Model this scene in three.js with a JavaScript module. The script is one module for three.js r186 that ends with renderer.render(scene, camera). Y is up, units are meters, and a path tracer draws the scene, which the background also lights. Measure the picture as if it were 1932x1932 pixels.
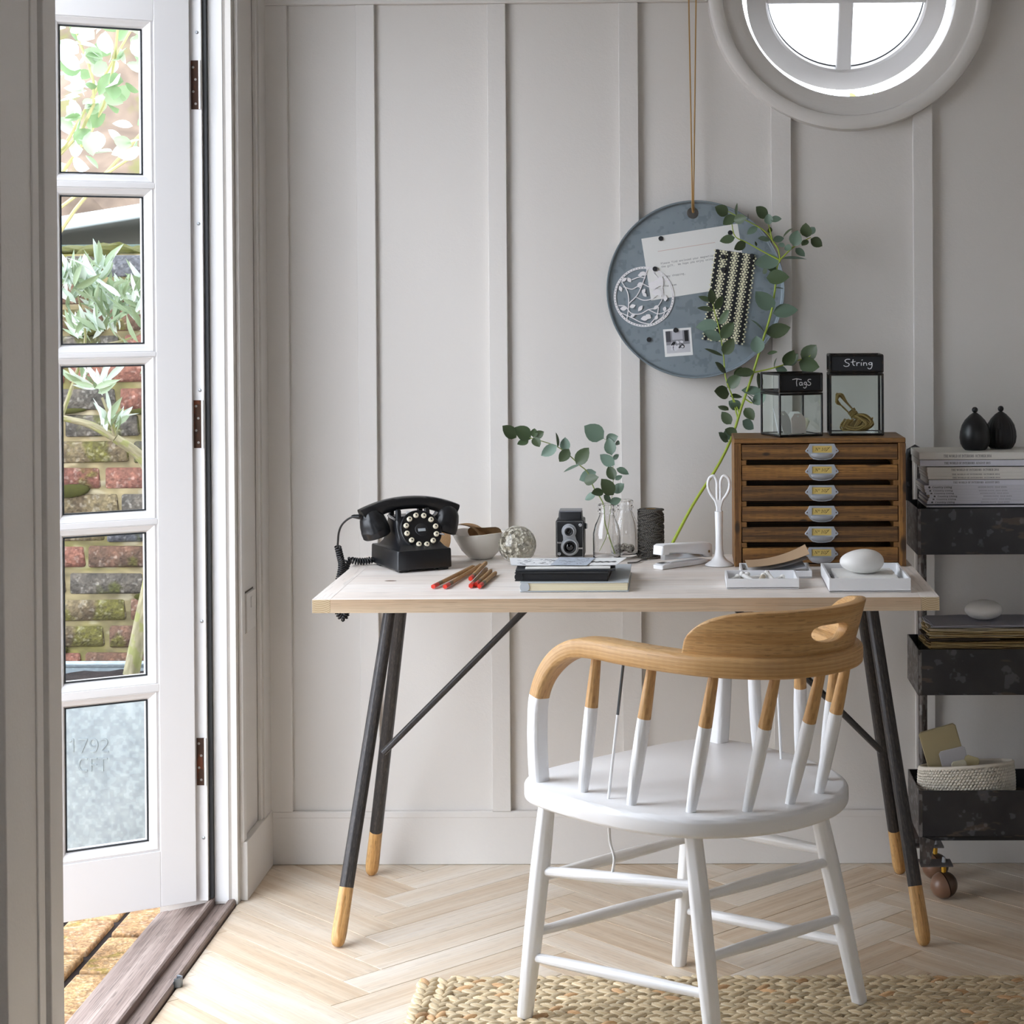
import * as THREE from 'three';
import { RoundedBoxGeometry } from 'three/addons/geometries/RoundedBoxGeometry.js';
import { mergeGeometries, mergeVertices, toCreasedNormals } from 'three/addons/utils/BufferGeometryUtils.js';
import { FontLoader } from 'three/addons/loaders/FontLoader.js';
import { TextGeometry } from 'three/addons/geometries/TextGeometry.js';

// ---------------------------------------------------------------- camera, sky, exposure
const scene = new THREE.Scene();
const renderer = new THREE.WebGLRenderer({ antialias: true });
renderer.toneMapping = THREE.LinearToneMapping;
renderer.toneMappingExposure = 1.0;
renderer.shadowMap.enabled = true;
const FOCAL = 3600, FRAME = 1932;
const camera = new THREE.PerspectiveCamera(2 * Math.atan(FRAME / 2 / FOCAL) * 180 / Math.PI, 1, 0.05, 200);
camera.position.set(0, 1.332, 4.49012);
camera.rotation.order = 'YXZ';
camera.rotation.set(-0.008557, 0.013581, -0.006483);
camera.setViewOffset(FRAME, FRAME, FRAME / 2 - 1227.78, FRAME / 2 - 593.2, FRAME, FRAME);   // a shift lens
scene.background = new THREE.Color().setRGB(0.935, 1.0, 1.10);    // an even, overcast spring sky
scene.backgroundIntensity = 6.4;

// ---------------------------------------------------------------- helpers
function mulberry(a) { return () => { a |= 0; a = a + 0x6D2B79F5 | 0; let t = Math.imul(a ^ a >>> 15, 1 | a); t = t + Math.imul(t ^ t >>> 7, 61 | t) ^ t; return ((t ^ t >>> 14) >>> 0) / 4294967296; }; }
const V = (x, y, z) => new THREE.Vector3(x, y, z);
const clamp = (x, a = 0, b = 1) => Math.min(b, Math.max(a, x));
const lerp = (a, b, t) => a + (b - a) * t;
const sstep = (a, b, x) => { const t = clamp((x - a) / (b - a)); return t * t * (3 - 2 * t); };
const taken = new Map();
function numbered(name) { const n = taken.get(name) ?? 0; taken.set(name, n + 1); return n ? name + '_' + String(n).padStart(3, '0') : name; }
function shade(o) { o.castShadow = o.receiveShadow = true; return o; }
function part(name, geo, mat, parent) { const m = shade(new THREE.Mesh(geo, mat)); m.name = name; parent.add(m); return m; }
function thing(name, label, category, [x, y, z] = [0, 0, 0], turn = 0, group) {
  const o = new THREE.Group(); o.name = numbered(name); scene.add(o);
  o.position.set(x, y, z); o.rotation.y = turn; o.userData = { label, category };
  if (group) o.userData.group = group;
  return o;
}
function single(name, label, category, geo, mat, [x, y, z] = [0, 0, 0], turn = 0, group) {
  const m = shade(new THREE.Mesh(geo, mat)); m.name = numbered(name); scene.add(m);
  m.position.set(x, y, z); m.rotation.y = turn; m.userData = { label, category };
  if (group) m.userData.group = group;
  return m;
}
function struct(name, geo, mat) {
  const m = geo ? shade(new THREE.Mesh(geo, mat)) : new THREE.Group();
  m.name = numbered(name); m.userData = { kind: 'structure' }; scene.add(m); return m;
}
const move = (g, x, y, z) => g.translate(x, y, z);
function bx(w, h, d, x = 0, y = 0, z = 0, r = 0, seg = 2) {     // a box by its centre, edges rounded by r
  const g = r > 0 ? new RoundedBoxGeometry(w, h, d, seg, Math.min(r, w / 2.01, h / 2.01, d / 2.01)) : new THREE.BoxGeometry(w, h, d);
  return move(g, x, y, z);
}
const span = (x0, x1, y0, y1, z0, z1, r = 0) => bx(x1 - x0, y1 - y0, z1 - z0, (x0 + x1) / 2, (y0 + y1) / 2, (z0 + z1) / 2, r);
function join(...gs) {
  gs = gs.flat().map((g) => { g = g.index ? g.toNonIndexed() : g; for (const k of Object.keys(g.attributes)) if (!['position', 'normal', 'uv'].includes(k)) g.deleteAttribute(k); return g; });
  return mergeGeometries(gs);
}
function uvBox(g, grain = 'x', s = 1, ou = 0, ov = 0) {        // uv in metres, u along the grain
  g = g.index ? g.toNonIndexed() : g;
  const p = g.attributes.position, n = g.attributes.normal, uv = new Float32Array(p.count * 2), gi = 'xyz'.indexOf(grain);
  for (let i = 0; i < p.count; i += 3) {
    const N = [0, 0, 0]; for (let k = 0; k < 3; k++) { N[0] += n.getX(i + k); N[1] += n.getY(i + k); N[2] += n.getZ(i + k); }
    const a = N.map(Math.abs), ax = a[0] >= a[1] && a[0] >= a[2] ? 0 : a[1] >= a[2] ? 1 : 2;
    const rest = [0, 1, 2].filter((q) => q !== ax), ui = ax === gi ? rest[0] : gi, vi = rest.find((q) => q !== ui);
    for (let k = 0; k < 3; k++) { const c = [p.getX(i + k), p.getY(i + k), p.getZ(i + k)]; uv[(i + k) * 2] = c[ui] * s + ou; uv[(i + k) * 2 + 1] = c[vi] * s + ov; }
  }
  g.setAttribute('uv', new THREE.BufferAttribute(uv, 2)); return g;
}
function tube(pts, r, seg = 8, n = 0, closed = false) {
  const c = new THREE.CatmullRomCurve3(pts.map((p) => p.isVector3 ? p : V(...p)), closed, 'centripetal');
  return new THREE.TubeGeometry(c, n || Math.max(2, pts.length * 4), r, seg, closed);
}
// a rod through points with a radius at each: closed ends
function rod(pts, radii, seg = 14) {
  pts = pts.map((p) => p.isVector3 ? p : V(...p)); const pos = [], uv = [], idx = []; let acc = 0;
  let right = V(1, 0, 0);
  const T = pts.map((p, i) => (pts[Math.min(i + 1, pts.length - 1)].clone().sub(pts[Math.max(i - 1, 0)])).normalize());
  if (Math.abs(T[0].x) > 0.8) right = V(0, 0, 1);
  right.sub(T[0].clone().multiplyScalar(right.dot(T[0]))).normalize();
  pts.forEach((p, i) => {
    right.sub(T[i].clone().multiplyScalar(right.dot(T[i]))).normalize();
    const up = T[i].clone().cross(right), r = Array.isArray(radii) ? radii[i] : radii;
    if (i) acc += p.distanceTo(pts[i - 1]);
    for (let k = 0; k <= seg; k++) { const a = k / seg * Math.PI * 2, q = p.clone().addScaledVector(right, Math.cos(a) * r).addScaledVector(up, Math.sin(a) * r); pos.push(q.x, q.y, q.z); uv.push(acc, k / seg * Math.PI * 2 * 0.015); }
  });
  for (let i = 0; i < pts.length - 1; i++) for (let k = 0; k < seg; k++) { const a = i * (seg + 1) + k, b = a + seg + 1; idx.push(a, a + 1, b, b, a + 1, b + 1); }
  const caps = [[0, -1], [pts.length - 1, 1]];
  for (const [i, s] of caps) { const c = pos.length / 3; pos.push(pts[i].x, pts[i].y, pts[i].z); uv.push(0, 0); for (let k = 0; k < seg; k++) { const a = i * (seg + 1) + k; s > 0 ? idx.push(a, a + 1, c) : idx.push(a + 1, a, c); } }
  const g = new THREE.BufferGeometry(); g.setAttribute('position', new THREE.Float32BufferAttribute(pos, 3)); g.setAttribute('uv', new THREE.Float32BufferAttribute(uv, 2)); g.setIndex(idx); g.computeVertexNormals();
  return creased(g);
}
const creased = (g, a = 0.7) => toCreasedNormals(g.index ? g.toNonIndexed() : g, a);
const lathe = (prof, seg = 32) => new THREE.LatheGeometry(prof.map(([r, y]) => new THREE.Vector2(Math.max(r, 1e-5), y)), seg);
function ext(pts, depth, bevel = 0, seg = 2, holes = []) {      // a polygon in xy, pushed along +z from z = 0 to depth
  const s = pts instanceof THREE.Shape ? pts : new THREE.Shape(pts.map(([x, y]) => new THREE.Vector2(x, y)));
  for (const h of holes) s.holes.push(h instanceof THREE.Path ? h : new THREE.Path(h.map(([x, y]) => new THREE.Vector2(x, y))));
  const g = new THREE.ExtrudeGeometry(s, { depth: depth - 2 * bevel, bevelEnabled: bevel > 0, bevelThickness: bevel, bevelSize: bevel, bevelOffset: -bevel, bevelSegments: seg, curveSegments: 20 });
  return g.translate(0, 0, bevel);
}
// a surface from a grid of points; rows x columns
function grid(rows, closeU = false) {
  const nr = rows.length, nc = rows[0].length, pos = [], uv = [], idx = [];
  rows.forEach((r, i) => r.forEach((p, j) => { pos.push(p.x ?? p[0], p.y ?? p[1], p.z ?? p[2]); uv.push(j / (nc - 1), i / (nr - 1)); }));
  for (let i = 0; i < nr - 1; i++) for (let j = 0; j < nc - 1 + (closeU ? 1 : 0); j++) { const a = i * nc + j, b = i * nc + (j + 1) % nc, c = a + nc, d = b + nc; idx.push(a, b, c, b, d, c); }
  const g = new THREE.BufferGeometry(); g.setAttribute('position', new THREE.Float32BufferAttribute(pos, 3)); g.setAttribute('uv', new THREE.Float32BufferAttribute(uv, 2)); g.setIndex(idx); g.computeVertexNormals(); return g;
}

// ---------------------------------------------------------------- computed textures
function lattice(seed) { const r = mulberry(seed), t = new Float32Array(65536); for (let i = 0; i < t.length; i++) t[i] = r(); return (x, y) => t[((y & 255) << 8) | (x & 255)]; }
const L0 = lattice(11), L1 = lattice(23), L2 = lattice(37);
function vn(L, x, y, px = 256, py = 256) {                      // value noise, repeats every px, py cells
  const ix = Math.floor(x), iy = Math.floor(y), fx = x - ix, fy = y - iy, u = fx * fx * (3 - 2 * fx), v = fy * fy * (3 - 2 * fy), m = (a, b) => ((a % b) + b) % b;
  const x0 = m(ix, px), x1 = m(ix + 1, px), y0 = m(iy, py), y1 = m(iy + 1, py);
  return lerp(lerp(L(x0, y0), L(x1, y0), u), lerp(L(x0, y1), L(x1, y1), u), v);
}
function fbm(L, u, v, fx, fy, oct = 4) { let s = 0, a = 0.5, n = 0; for (let i = 0; i < oct; i++) { s += a * vn(L, u * fx, v * fy, fx, fy); n += a; a *= 0.5; fx *= 2; fy *= 2; } return s / n; }
function tex(w, h, fn, srgb = true) {                           // fn(u, v) -> [r, g, b] 0..1 or a number
  const d = new Uint8Array(w * h * 4);
  for (let y = 0; y < h; y++) for (let x = 0; x < w; x++) { const c = fn(x / w, y / h), i = (y * w + x) * 4; if (typeof c === 'number') d[i] = d[i + 1] = d[i + 2] = clamp(c) * 255; else { d[i] = clamp(c[0]) * 255; d[i + 1] = clamp(c[1]) * 255; d[i + 2] = clamp(c[2]) * 255; } d[i + 3] = 255; }
  const t = new THREE.DataTexture(d, w, h); t.wrapS = t.wrapT = THREE.RepeatWrapping; t.magFilter = THREE.LinearFilter; t.minFilter = THREE.LinearMipmapLinearFilter; t.generateMipmaps = true;
  if (srgb) t.colorSpace = THREE.SRGBColorSpace; t.needsUpdate = true; return t;
}
function canvasTex(w, h, draw) { const c = document.createElement('canvas'); c.width = w; c.height = h; draw(c.getContext('2d'), w, h); const t = new THREE.CanvasTexture(c); t.colorSpace = THREE.SRGBColorSpace; t.magFilter = THREE.LinearFilter; return t; }
const rep = (t, su, sv = su) => { const c = t.clone(); c.repeat.set(su, sv); c.needsUpdate = true; return c; };
const mix3 = (a, b, t) => [lerp(a[0], b[0], t), lerp(a[1], b[1], t), lerp(a[2], b[2], t)];
const hex = (h) => [(h >> 16 & 255) / 255, (h >> 8 & 255) / 255, (h & 255) / 255];
const std = (o) => new THREE.MeshStandardMaterial({ metalness: 0, roughness: 0.6, ...o });
const phys = (o) => new THREE.MeshPhysicalMaterial({ metalness: 0, roughness: 0.4, ...o });
// wood: light and dark streaks along u, rings now and then, fine pores
function woodTex(light, dark, { w = 1024, h = 256, streak = 0.6, pores = 0.3, rings = 5, seed = L0, knots = [] } = {}) {
  return tex(w, h, (u, v) => {
    let vv = v + 0.05 * (fbm(L1, u, v, 3, 3, 3) - 0.5), kd = 0;
    for (const [ku, kv, kr] of knots) { let du = Math.abs(u - ku), dv = Math.abs(v - kv); du = Math.min(du, 1 - du) * w / h; dv = Math.min(dv, 1 - dv); const q = Math.hypot(du * 0.55, dv) / kr; vv += 0.22 * kr * Math.exp(-q * q * 0.5) * Math.sign(v - kv || 1); kd = Math.max(kd, sstep(1.1, 0.35, q)); }
    const ring = 0.5 + 0.5 * Math.sin((vv * rings + 0.55 * fbm(L2, u, vv, 2, 3, 3)) * Math.PI * 2);
    const fine = fbm(seed, u, vv, 4, 64, 3), pore = sstep(0.66, 0.8, vn(L1, u * 24, v * 200, 24, 200));
    const t = clamp(0.5 + streak * (0.55 * (ring - 0.5) + 1.1 * (fine - 0.5)));
    let c = mix3(light, dark, t); c = mix3(c, dark.map((x) => x * 0.6), pore * pores); return mix3(c, dark.map((x) => x * 0.42), kd * 0.85);
  });
}
const paintBump = tex(512, 512, (u, v) => 0.6 * fbm(L0, u, v, 48, 48, 2) + 0.4 * fbm(L1, u, v, 160, 160, 1), false);
// ---------------------------------------------------------------- paint, timber and masonry materials
const M = {};
M.wall = std({ color: new THREE.Color().setRGB(0.69, 0.66, 0.625), roughness: 0.55, bumpMap: rep(paintBump, 3), bumpScale: 0.00025 });
M.trim = std({ color: new THREE.Color().setRGB(0.70, 0.672, 0.64), roughness: 0.42, bumpMap: rep(paintBump, 2), bumpScale: 0.0003 });
M.doorPaint = std({ color: new THREE.Color().setRGB(0.75, 0.74, 0.74), roughness: 0.35 });
M.ceil = std({ color: new THREE.Color().setRGB(0.84, 0.83, 0.81), roughness: 0.8 });
const floorWood = [0, 1, 2, 3].map((k) => woodTex(mix3(hex(0xf0e7db), hex(0xe6d7c2), k / 3), mix3(hex(0xdfcdb6), hex(0xcdb395), k / 3), { w: 512, h: 256, streak: 0.7, pores: 0.12, rings: 2 + k, seed: [L0, L1, L2, L0][k], knots: [] }));
M.floor = floorWood.map((t) => std({ map: rep(t, 1.3, 4), roughness: 0.5 }));
M.gap = std({ color: 0x5b4a3a, roughness: 0.9 });

// ---------------------------------------------------------------- the room: x -0.96..2.3, z 0..5.4, y 0..2.62
const XL = -0.976, XR = 2.3, ZB = 5.4, YC = 2.62;
struct('ceiling', span(XL - 0.2, XR + 0.1, YC, YC + 0.1, -0.16, ZB + 0.1), M.ceil);
// herringbone floor on a dark sub-floor
{
  const floor = struct('floor', span(-0.98, XR + 0.1, -0.12, -0.012, -0.14, ZB + 0.1), M.gap);
  const L = 0.513, w = 0.0918, s2 = Math.SQRT2, r = mulberry(5), gap = 0.0007;
  const clip = (poly, k, lim, sgn) => { const out = []; for (let i = 0; i < poly.length; i++) { const A = poly[i], B = poly[(i + 1) % poly.length], a = (A[k] - lim) * sgn, b = (B[k] - lim) * sgn; if (a >= 0) out.push(A); if (a * b < 0) { const t = a / (a - b); out.push([lerp(A[0], B[0], t), lerp(A[1], B[1], t)]); } } return out; };
  const world = (a, b, ox, oz) => [ox + (a - b) / s2, oz - (a + b) / s2];
  const lay = (a0, a1, b0, b1, ox, oz, along) => {
    let poly = [[a0 + gap, b0 + gap], [a1 - gap, b0 + gap], [a1 - gap, b1 - gap], [a0 + gap, b1 - gap]].map(([a, b]) => world(a, b, ox, oz));
    for (const [k, lim, sg] of [[0, -0.9775, 1], [0, XR, -1], [1, 0.0, 1], [1, ZB, -1]]) { poly = clip(poly, k, lim, sg); if (poly.length < 3) return; }
    let area = 0; poly.forEach((A, i) => { const B = poly[(i + 1) % poly.length]; area += A[0] * B[1] - A[1] * B[0]; }); if (Math.abs(area) < 0.00004) return;
    const g = ext(poly.map(([x, z]) => [x, -z]), 0.012, 0.0004, 1).rotateX(-Math.PI / 2).translate(0, -0.012, 0);
    const h = (r() - 0.5) * 0.0005, p = g.attributes.position, uv = g.attributes.uv, ou = r(), ov = r();
    const d = along ? [1 / s2, -1 / s2] : [1 / s2, 1 / s2], n = along ? [1 / s2, 1 / s2] : [1 / s2, -1 / s2];
    for (let i = 0; i < p.count; i++) { const x = p.getX(i), z = p.getZ(i); uv.setXY(i, x * d[0] + z * d[1] + ou, x * n[0] + z * n[1] + ov); }
    part('plank', g.translate(0, h, 0), M.floor[Math.floor(r() * 4)], floor);
  };
  const ox0 = -0.598 - 2 * L / s2 + 0.002, oz0 = 0.1737 + 0.02;
  for (let c = -1; c < 6; c++) for (let k = -55; k < 20; k++) {
    const ox = ox0 + c * L * s2;
    lay(k * w, k * w + L, k * w, k * w + w, ox, oz0, true);
    lay(k * w + L, k * w + L + w, k * w + w - L, k * w + w, ox, oz0, false);
  }
}
// back wall with a round hole for the window
const WC = [0.409, 2.054];
{
  const s = new THREE.Shape([[-1.13, -0.12], [XR + 0.1, -0.12], [XR + 0.1, YC], [-1.13, YC]].map((p) => new THREE.Vector2(...p)));
  const hole = new THREE.Path(); hole.absarc(WC[0], WC[1], 0.252, 0, Math.PI * 2, true); s.holes.push(hole);
  const g = new THREE.ExtrudeGeometry(s, { depth: 0.15, bevelEnabled: false, curveSegments: 64 }).translate(0, 0, -0.15);
  struct('wall_back', uvBox(g, 'x'), M.wall);
}
// battens, rail and skirting on the back wall
for (const [x0, x1, top] of [[XL, -0.912, 2.025], [-0.7496, -0.7059, 2.025], [-0.4408, -0.3972, 2.025], [-0.1326, -0.0866, 2.025], [0.2234, 0.2705, 1.792], [0.5551, 0.6009, 1.792], [0.888, 0.934, 2.025], [1.25, 1.296, 2.025], [1.6, 1.646, 2.025], [1.95, 1.996, 2.025]]) {
  const bot = 0.1265;
  let g;
  if (top > 1.9) g = span(x0, x1, bot, top, 0, 0.016, 0.0015);
  else { const yr = (x) => WC[1] - Math.sqrt(0.335 ** 2 - (x - WC[0]) ** 2) + 0.003; g = ext([[x0, bot], [x1, bot], [x1, yr(x1)], [(x0 + x1) / 2, yr((x0 + x1) / 2)], [x0, yr(x0)]], 0.016, 0.001, 1); }
  struct('trim_1', uvBox(g, 'y'), M.trim);
}
{
  // frieze rail, cut away where the round window's ring crosses it
  const cut = (y) => WC[0] - Math.sqrt(0.334 ** 2 - (y - WC[1]) ** 2);
  const pts = [[XL, 2.025]]; pts.push([cut(2.025), 2.025], [cut(2.05), 2.05], [cut(2.08), 2.08], [cut(2.1), 2.1], [XL, 2.1]);
  struct('trim_rail', uvBox(ext(pts, 0.022, 0.003, 2)), M.trim);
  const p2 = pts.slice(1, 5).map(([x, y]) => [2 * WC[0] - x, y]).reverse(); p2.push([XR, 2.025], [XR, 2.1]);
  struct('trim_rail', uvBox(ext([[XR, 2.1], ...pts.slice(1, 5).reverse().map(([x, y]) => [2 * WC[0] - x, y]), [XR, 2.025]], 0.022, 0.003, 2)), M.trim);
  struct('baseboard_back', uvBox(join(span(XL, XR, 0.0005, 0.1265, 0, 0.013, 0.002), span(XL, XR, 0.11, 0.1262, 0, 0.0142, 0.003))), M.trim);
}
// round window
{
  const w = struct('window_1');
  const ring = lathe([[0.252, -0.15], [0.252, 0.004], [0.262, 0.012], [0.285, 0.016], [0.297, 0.018], [0.300, 0.030], [0.306, 0.034], [0.324, 0.034], [0.331, 0.030], [0.334, 0.0], [0.30, -0.0], [0.27, -0.0], [0.258, -0.15], [0.252, -0.15]], 96).rotateX(Math.PI / 2).translate(WC[0], WC[1], 0);
  part('window_surround', creased(ring, 0.6), M.trim, w);
  const sash = new THREE.Group(); sash.name = 'sash'; sash.position.set(WC[0], WC[1], -0.075); sash.rotation.x = 0.52; w.add(sash);
  const R = 0.238, frame = creased(lathe([[0.188, -0.02], [0.188, 0.014], [0.193, 0.02], [R, 0.022], [R, -0.022], [0.193, -0.022], [0.188, -0.02]], 96).rotateX(Math.PI / 2), 0.6);
  part('sash_frame', frame, M.doorPaint, sash);
  part('muntin', bx(0.036, 0.38, 0.034, 0, 0, 0, 0.005), M.doorPaint, sash);
  part('muntin', bx(0.38, 0.036, 0.034, 0, 0, 0, 0.005), M.doorPaint, sash);
  part('gasket', new THREE.TorusGeometry(0.1885, 0.0028, 6, 96).translate(0, 0, -0.006), std({ color: 0x2b2f33, roughness: 0.6 }), sash);
  M.pane = phys({ color: 0xffffff, transmission: 1, thickness: 0, roughness: 0, ior: 1.5 });
  for (const [sx, sy] of [[-1, -1], [1, -1], [-1, 1], [1, 1]]) {
    const sh = new THREE.Shape(); sh.moveTo(sx * 0.017, sy * 0.017); sh.lineTo(sx * 0.187, sy * 0.017);
    for (let k = 0; k <= 16; k++) { const a0 = Math.asin(0.017 / 0.188), a = lerp(a0, Math.PI / 2 - a0, k / 16); sh.lineTo(sx * Math.cos(a) * 0.188, sy * Math.sin(a) * 0.188); }
    part('pane', new THREE.ShapeGeometry(sh).translate(0, 0, -0.006), M.pane, sash);
  }
}
// other walls of the room
struct('wall_right', span(XR, XR + 0.1, -0.12, YC, -0.15, ZB + 0.1), M.wall);
{ // front wall, behind the camera, with a casement window
  const s = new THREE.Shape([[XL - 0.154, -0.12], [XR, -0.12], [XR, YC], [XL - 0.154, YC]].map((p) => new THREE.Vector2(...p))), W = [0.5, 1.3, 1.0, 2.0];
  s.holes.push(new THREE.Path([[W[0], W[2]], [W[0], W[3]], [W[1], W[3]], [W[1], W[2]]].map((p) => new THREE.Vector2(...p))));
  struct('wall_front', new THREE.ExtrudeGeometry(s, { depth: 0.1, bevelEnabled: false }).translate(0, 0, ZB), M.wall);
  const w = struct('window_2'), f = 0.05, zz = [ZB + 0.03, ZB + 0.08];
  part('window_frame', join(span(W[0], W[1], W[2], W[2] + f, ...zz), span(W[0], W[1], W[3] - f, W[3], ...zz), span(W[0], W[0] + f, W[2] + f, W[3] - f, ...zz), span(W[1] - f, W[1], W[2] + f, W[3] - f, ...zz)), M.doorPaint, w);
  for (const k of [1]) part('muntin', span(lerp(W[0], W[1], k / 2) - 0.018, lerp(W[0], W[1], k / 2) + 0.018, W[2] + f, W[3] - f, ...zz), M.doorPaint, w);
  M.pane = phys({ color: 0xffffff, transmission: 1, thickness: 0, roughness: 0, ior: 1.5 });
  for (let k = 0; k < 2; k++) part('pane', new THREE.PlaneGeometry((W[1] - W[0]) / 2, W[3] - W[2] - 2 * f).translate(lerp(W[0], W[1], (k + 0.5) / 2), (W[2] + W[3]) / 2, ZB + 0.055), M.pane, w);
}
// left wall: a double-door opening
const D0 = 0.335, D1 = 1.54, DH = 2.16, XW = -0.976;
struct('wall_left', uvBox(join(span(-1.13, XW, -0.12, YC, 0, D0 - 0.03), span(-1.13, XW, -0.12, YC, D1 + 0.012, ZB), span(-1.13, XW, DH, YC, D0 - 0.03, D1 + 0.012)), 'y'), M.wall);
// panelling between corner and door: stiles and bead round a recessed field
struct('trim_panel', uvBox(join(
  span(XW, -0.9625, 0.13, YC, 0.0, 0.085, 0.001), span(XW, -0.9665, 0.13, YC, 0.085, 0.1, 0.003), span(XW, -0.966, 0.13, YC, 0.255, 0.282, 0.002), span(XW, -0.9625, 2.07, YC, 0.1, 0.255)), 'y'), M.trim);
struct('baseboard_left', uvBox(join(span(XW, -0.9595, 0.0005, 0.131, 0.013, 0.28, 0.002)), 'z'), M.trim);
struct('baseboard_left', uvBox(join(span(XW, -0.9595, 0.0005, 0.131, 1.80, ZB, 0.002)), 'z'), M.trim);
// moulded architraves
{
  const prof = [[-1.02, 0.27], [XW, 0.27], [-0.9705, 0.273], [-0.9735, 0.279], [-0.982, 0.283], [-0.982, 0.288], [-0.978, 0.291], [-0.978, 0.296], [-0.989, 0.300], [-0.989, 0.305], [-0.9945, 0.31], [-1.02, 0.31]];
  struct('trim_architrave', creased(ext(prof.map(([x, z]) => [x, -z]), DH + 0.05).rotateX(-Math.PI / 2).translate(0, 0.004, 0), 0.5), M.trim);
  struct('trim_architrave', uvBox(join(span(XW, -0.9600, 0.0005, YC, 1.54, 1.60, 0.002), span(XW, -0.969, 0.0005, YC, 1.60, 1.625), span(XW, -0.9600, 0.0005, YC, 1.625, 1.655, 0.0025), span(XW, -0.9625, 0.134, YC, 1.655, 1.775, 0.001), span(XW, -0.956, 0.0005, YC, 1.775, 1.80, 0.002)), 'y'), M.trim);
  struct('trim_lintel', span(XW, -0.96, DH, DH + 0.05, 0.30, D1), M.trim);
}
// door frame lining with rebate
{
  const f = struct('door_frame');
  part('jamb', uvBox(join(span(-1.13, -1.034, 0.018, DH, 0.30, 0.335, 0.001), span(-1.026, -0.994, 0.008, DH, 0.30, 0.311, 0.001)), 'y'), M.doorPaint, f);
  part('jamb', uvBox(join(span(-1.13, XW, 0.016, DH, D1, D1 + 0.012), span(-1.036, -1.0, 0.03, DH, D1 - 0.014, D1)), 'y'), M.doorPaint, f);
  part('head', uvBox(join(span(-1.13, XW, DH - 0.012, DH, 0.31, D1), span(-1.036, -1.0, DH - 0.03, DH - 0.012, 0.31, D1)), 'z'), M.doorPaint, f);
  part('weather_strip', span(-1.034, -1.026, 0.02, DH - 0.03, 0.30, 0.325), std({ color: 0x17191c, roughness: 0.5 }), f);
}
// ---------------------------------------------------------------- leaves and stems used by every plant
// a leaf lies in the xy plane from its stalk at the origin along +y, unit length, curved a little; w = half width
function leafGeo(w, curl = 0.15, cup = 0.12, tip = 1.0, n = 6) {
  const rows = [];
  for (let i = 0; i <= n; i++) {
    const t = i / n, prof = Math.pow(Math.sin(Math.PI * Math.pow(t, 0.85)), tip) * w, z = -curl * t * t;
    rows.push([[-prof, t, z + cup * prof], [-prof * 0.5, t, z + cup * prof * 0.25], [0, t, z - 0.012 * Math.sin(Math.PI * t)], [prof * 0.5, t, z + cup * prof * 0.25], [prof, t, z + cup * prof]]);
  }
  return grid(rows);
}
const roundLeaf = [leafGeo(0.40, 0.05, 0.25, 0.75), leafGeo(0.36, 0.22, 0.1, 0.75), leafGeo(0.33, -0.12, 0.3, 0.8)];
const longLeaf = [leafGeo(0.12, 0.25, 0.3, 0.9, 5), leafGeo(0.10, -0.15, 0.3, 0.9, 5), leafGeo(0.13, 0.1, 0.5, 0.9, 5)];
const leafMat = (c, rough = 0.55, tr = 0.25) => phys({ color: new THREE.Color(c), roughness: rough, transmission: tr, thickness: 0, side: THREE.DoubleSide });
// puts a leaf at p, pointing along dir, its face towards n
function leaf(parent, geo, mat, p, dir, n, len, name = 'leaf') {
  const y = dir.clone().normalize(), x = y.clone().cross(n).normalize(); if (x.lengthSq() < 0.5) x.set(1, 0, 0);
  const z = x.clone().cross(y), m = part(name, geo, mat, parent);
  m.matrix.makeBasis(x, y, z).scale(V(len, len, len)).setPosition(p); m.matrix.decompose(m.position, m.quaternion, m.scale); return m;
}
const rv = (r, s = 1) => V((r() - 0.5) * 2 * s, (r() - 0.5) * 2 * s, (r() - 0.5) * 2 * s);

// ---------------------------------------------------------------- outside: paving, garden wall, shed, planter, trees
const mossy = (base, dark, moss, amount, seed) => tex(256, 256, (u, v) => {
  const n = fbm(seed, u, v, 6, 6, 4), m = fbm(L2, u, v, 5, 5, 5), f = fbm(L1, u, v, 40, 40, 2), s = sstep(0.62, 0.75, fbm(L0, u, v, 28, 28, 2));
  let c = mix3(base, dark, clamp((n - 0.3) * 1.9)); c = mix3(c, moss, sstep(1 - amount, 1 - amount + 0.14, m) * (0.55 + 0.45 * f)); return mix3(c, [0.86, 0.85, 0.82], s * 0.25).map((x) => x * (0.75 + 0.5 * f));
});
const brickMaps = [mossy(hex(0x6a4f40), hex(0x463a30), hex(0x565428), 0.46, L0), mossy(hex(0x5e5850), hex(0x3a3834), hex(0x50522a), 0.5, L1), mossy(hex(0x825a4c), hex(0x6a453c), hex(0x5e5c2c), 0.34, L2), mossy(hex(0x766a50), hex(0x4c4032), hex(0x5c5a2a), 0.5, L0), mossy(hex(0x66686e), hex(0x3a3a3e), hex(0x484d26), 0.4, L2)];
const brickBump = tex(256, 256, (u, v) => 0.6 * fbm(L0, u, v, 10, 10, 4) + 0.4 * fbm(L1, u, v, 50, 50, 2), false);
M.brick = brickMaps.map((m) => std({ map: rep(m, 3), roughness: 0.92, bumpMap: rep(brickBump, 4), bumpScale: 0.006 }));
M.mortar = std({ map: rep(mossy(hex(0x96896a), hex(0x6c6448), hex(0x6c683c), 0.42, L1), 2), roughness: 0.95, bumpMap: rep(brickBump, 3), bumpScale: 0.006 });
M.paver = [[0xb8946a, 0x8f6c4c], [0xab875e, 0x876548], [0xc09d70, 0x987650]].map(([a, b], k) => std({ map: rep(mossy(hex(a), hex(b), hex(0x8a7a38), 0.34, [L0, L1, L2][k]), 4), roughness: 0.8, bumpMap: rep(brickBump, 5), bumpScale: 0.004 }));
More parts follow.
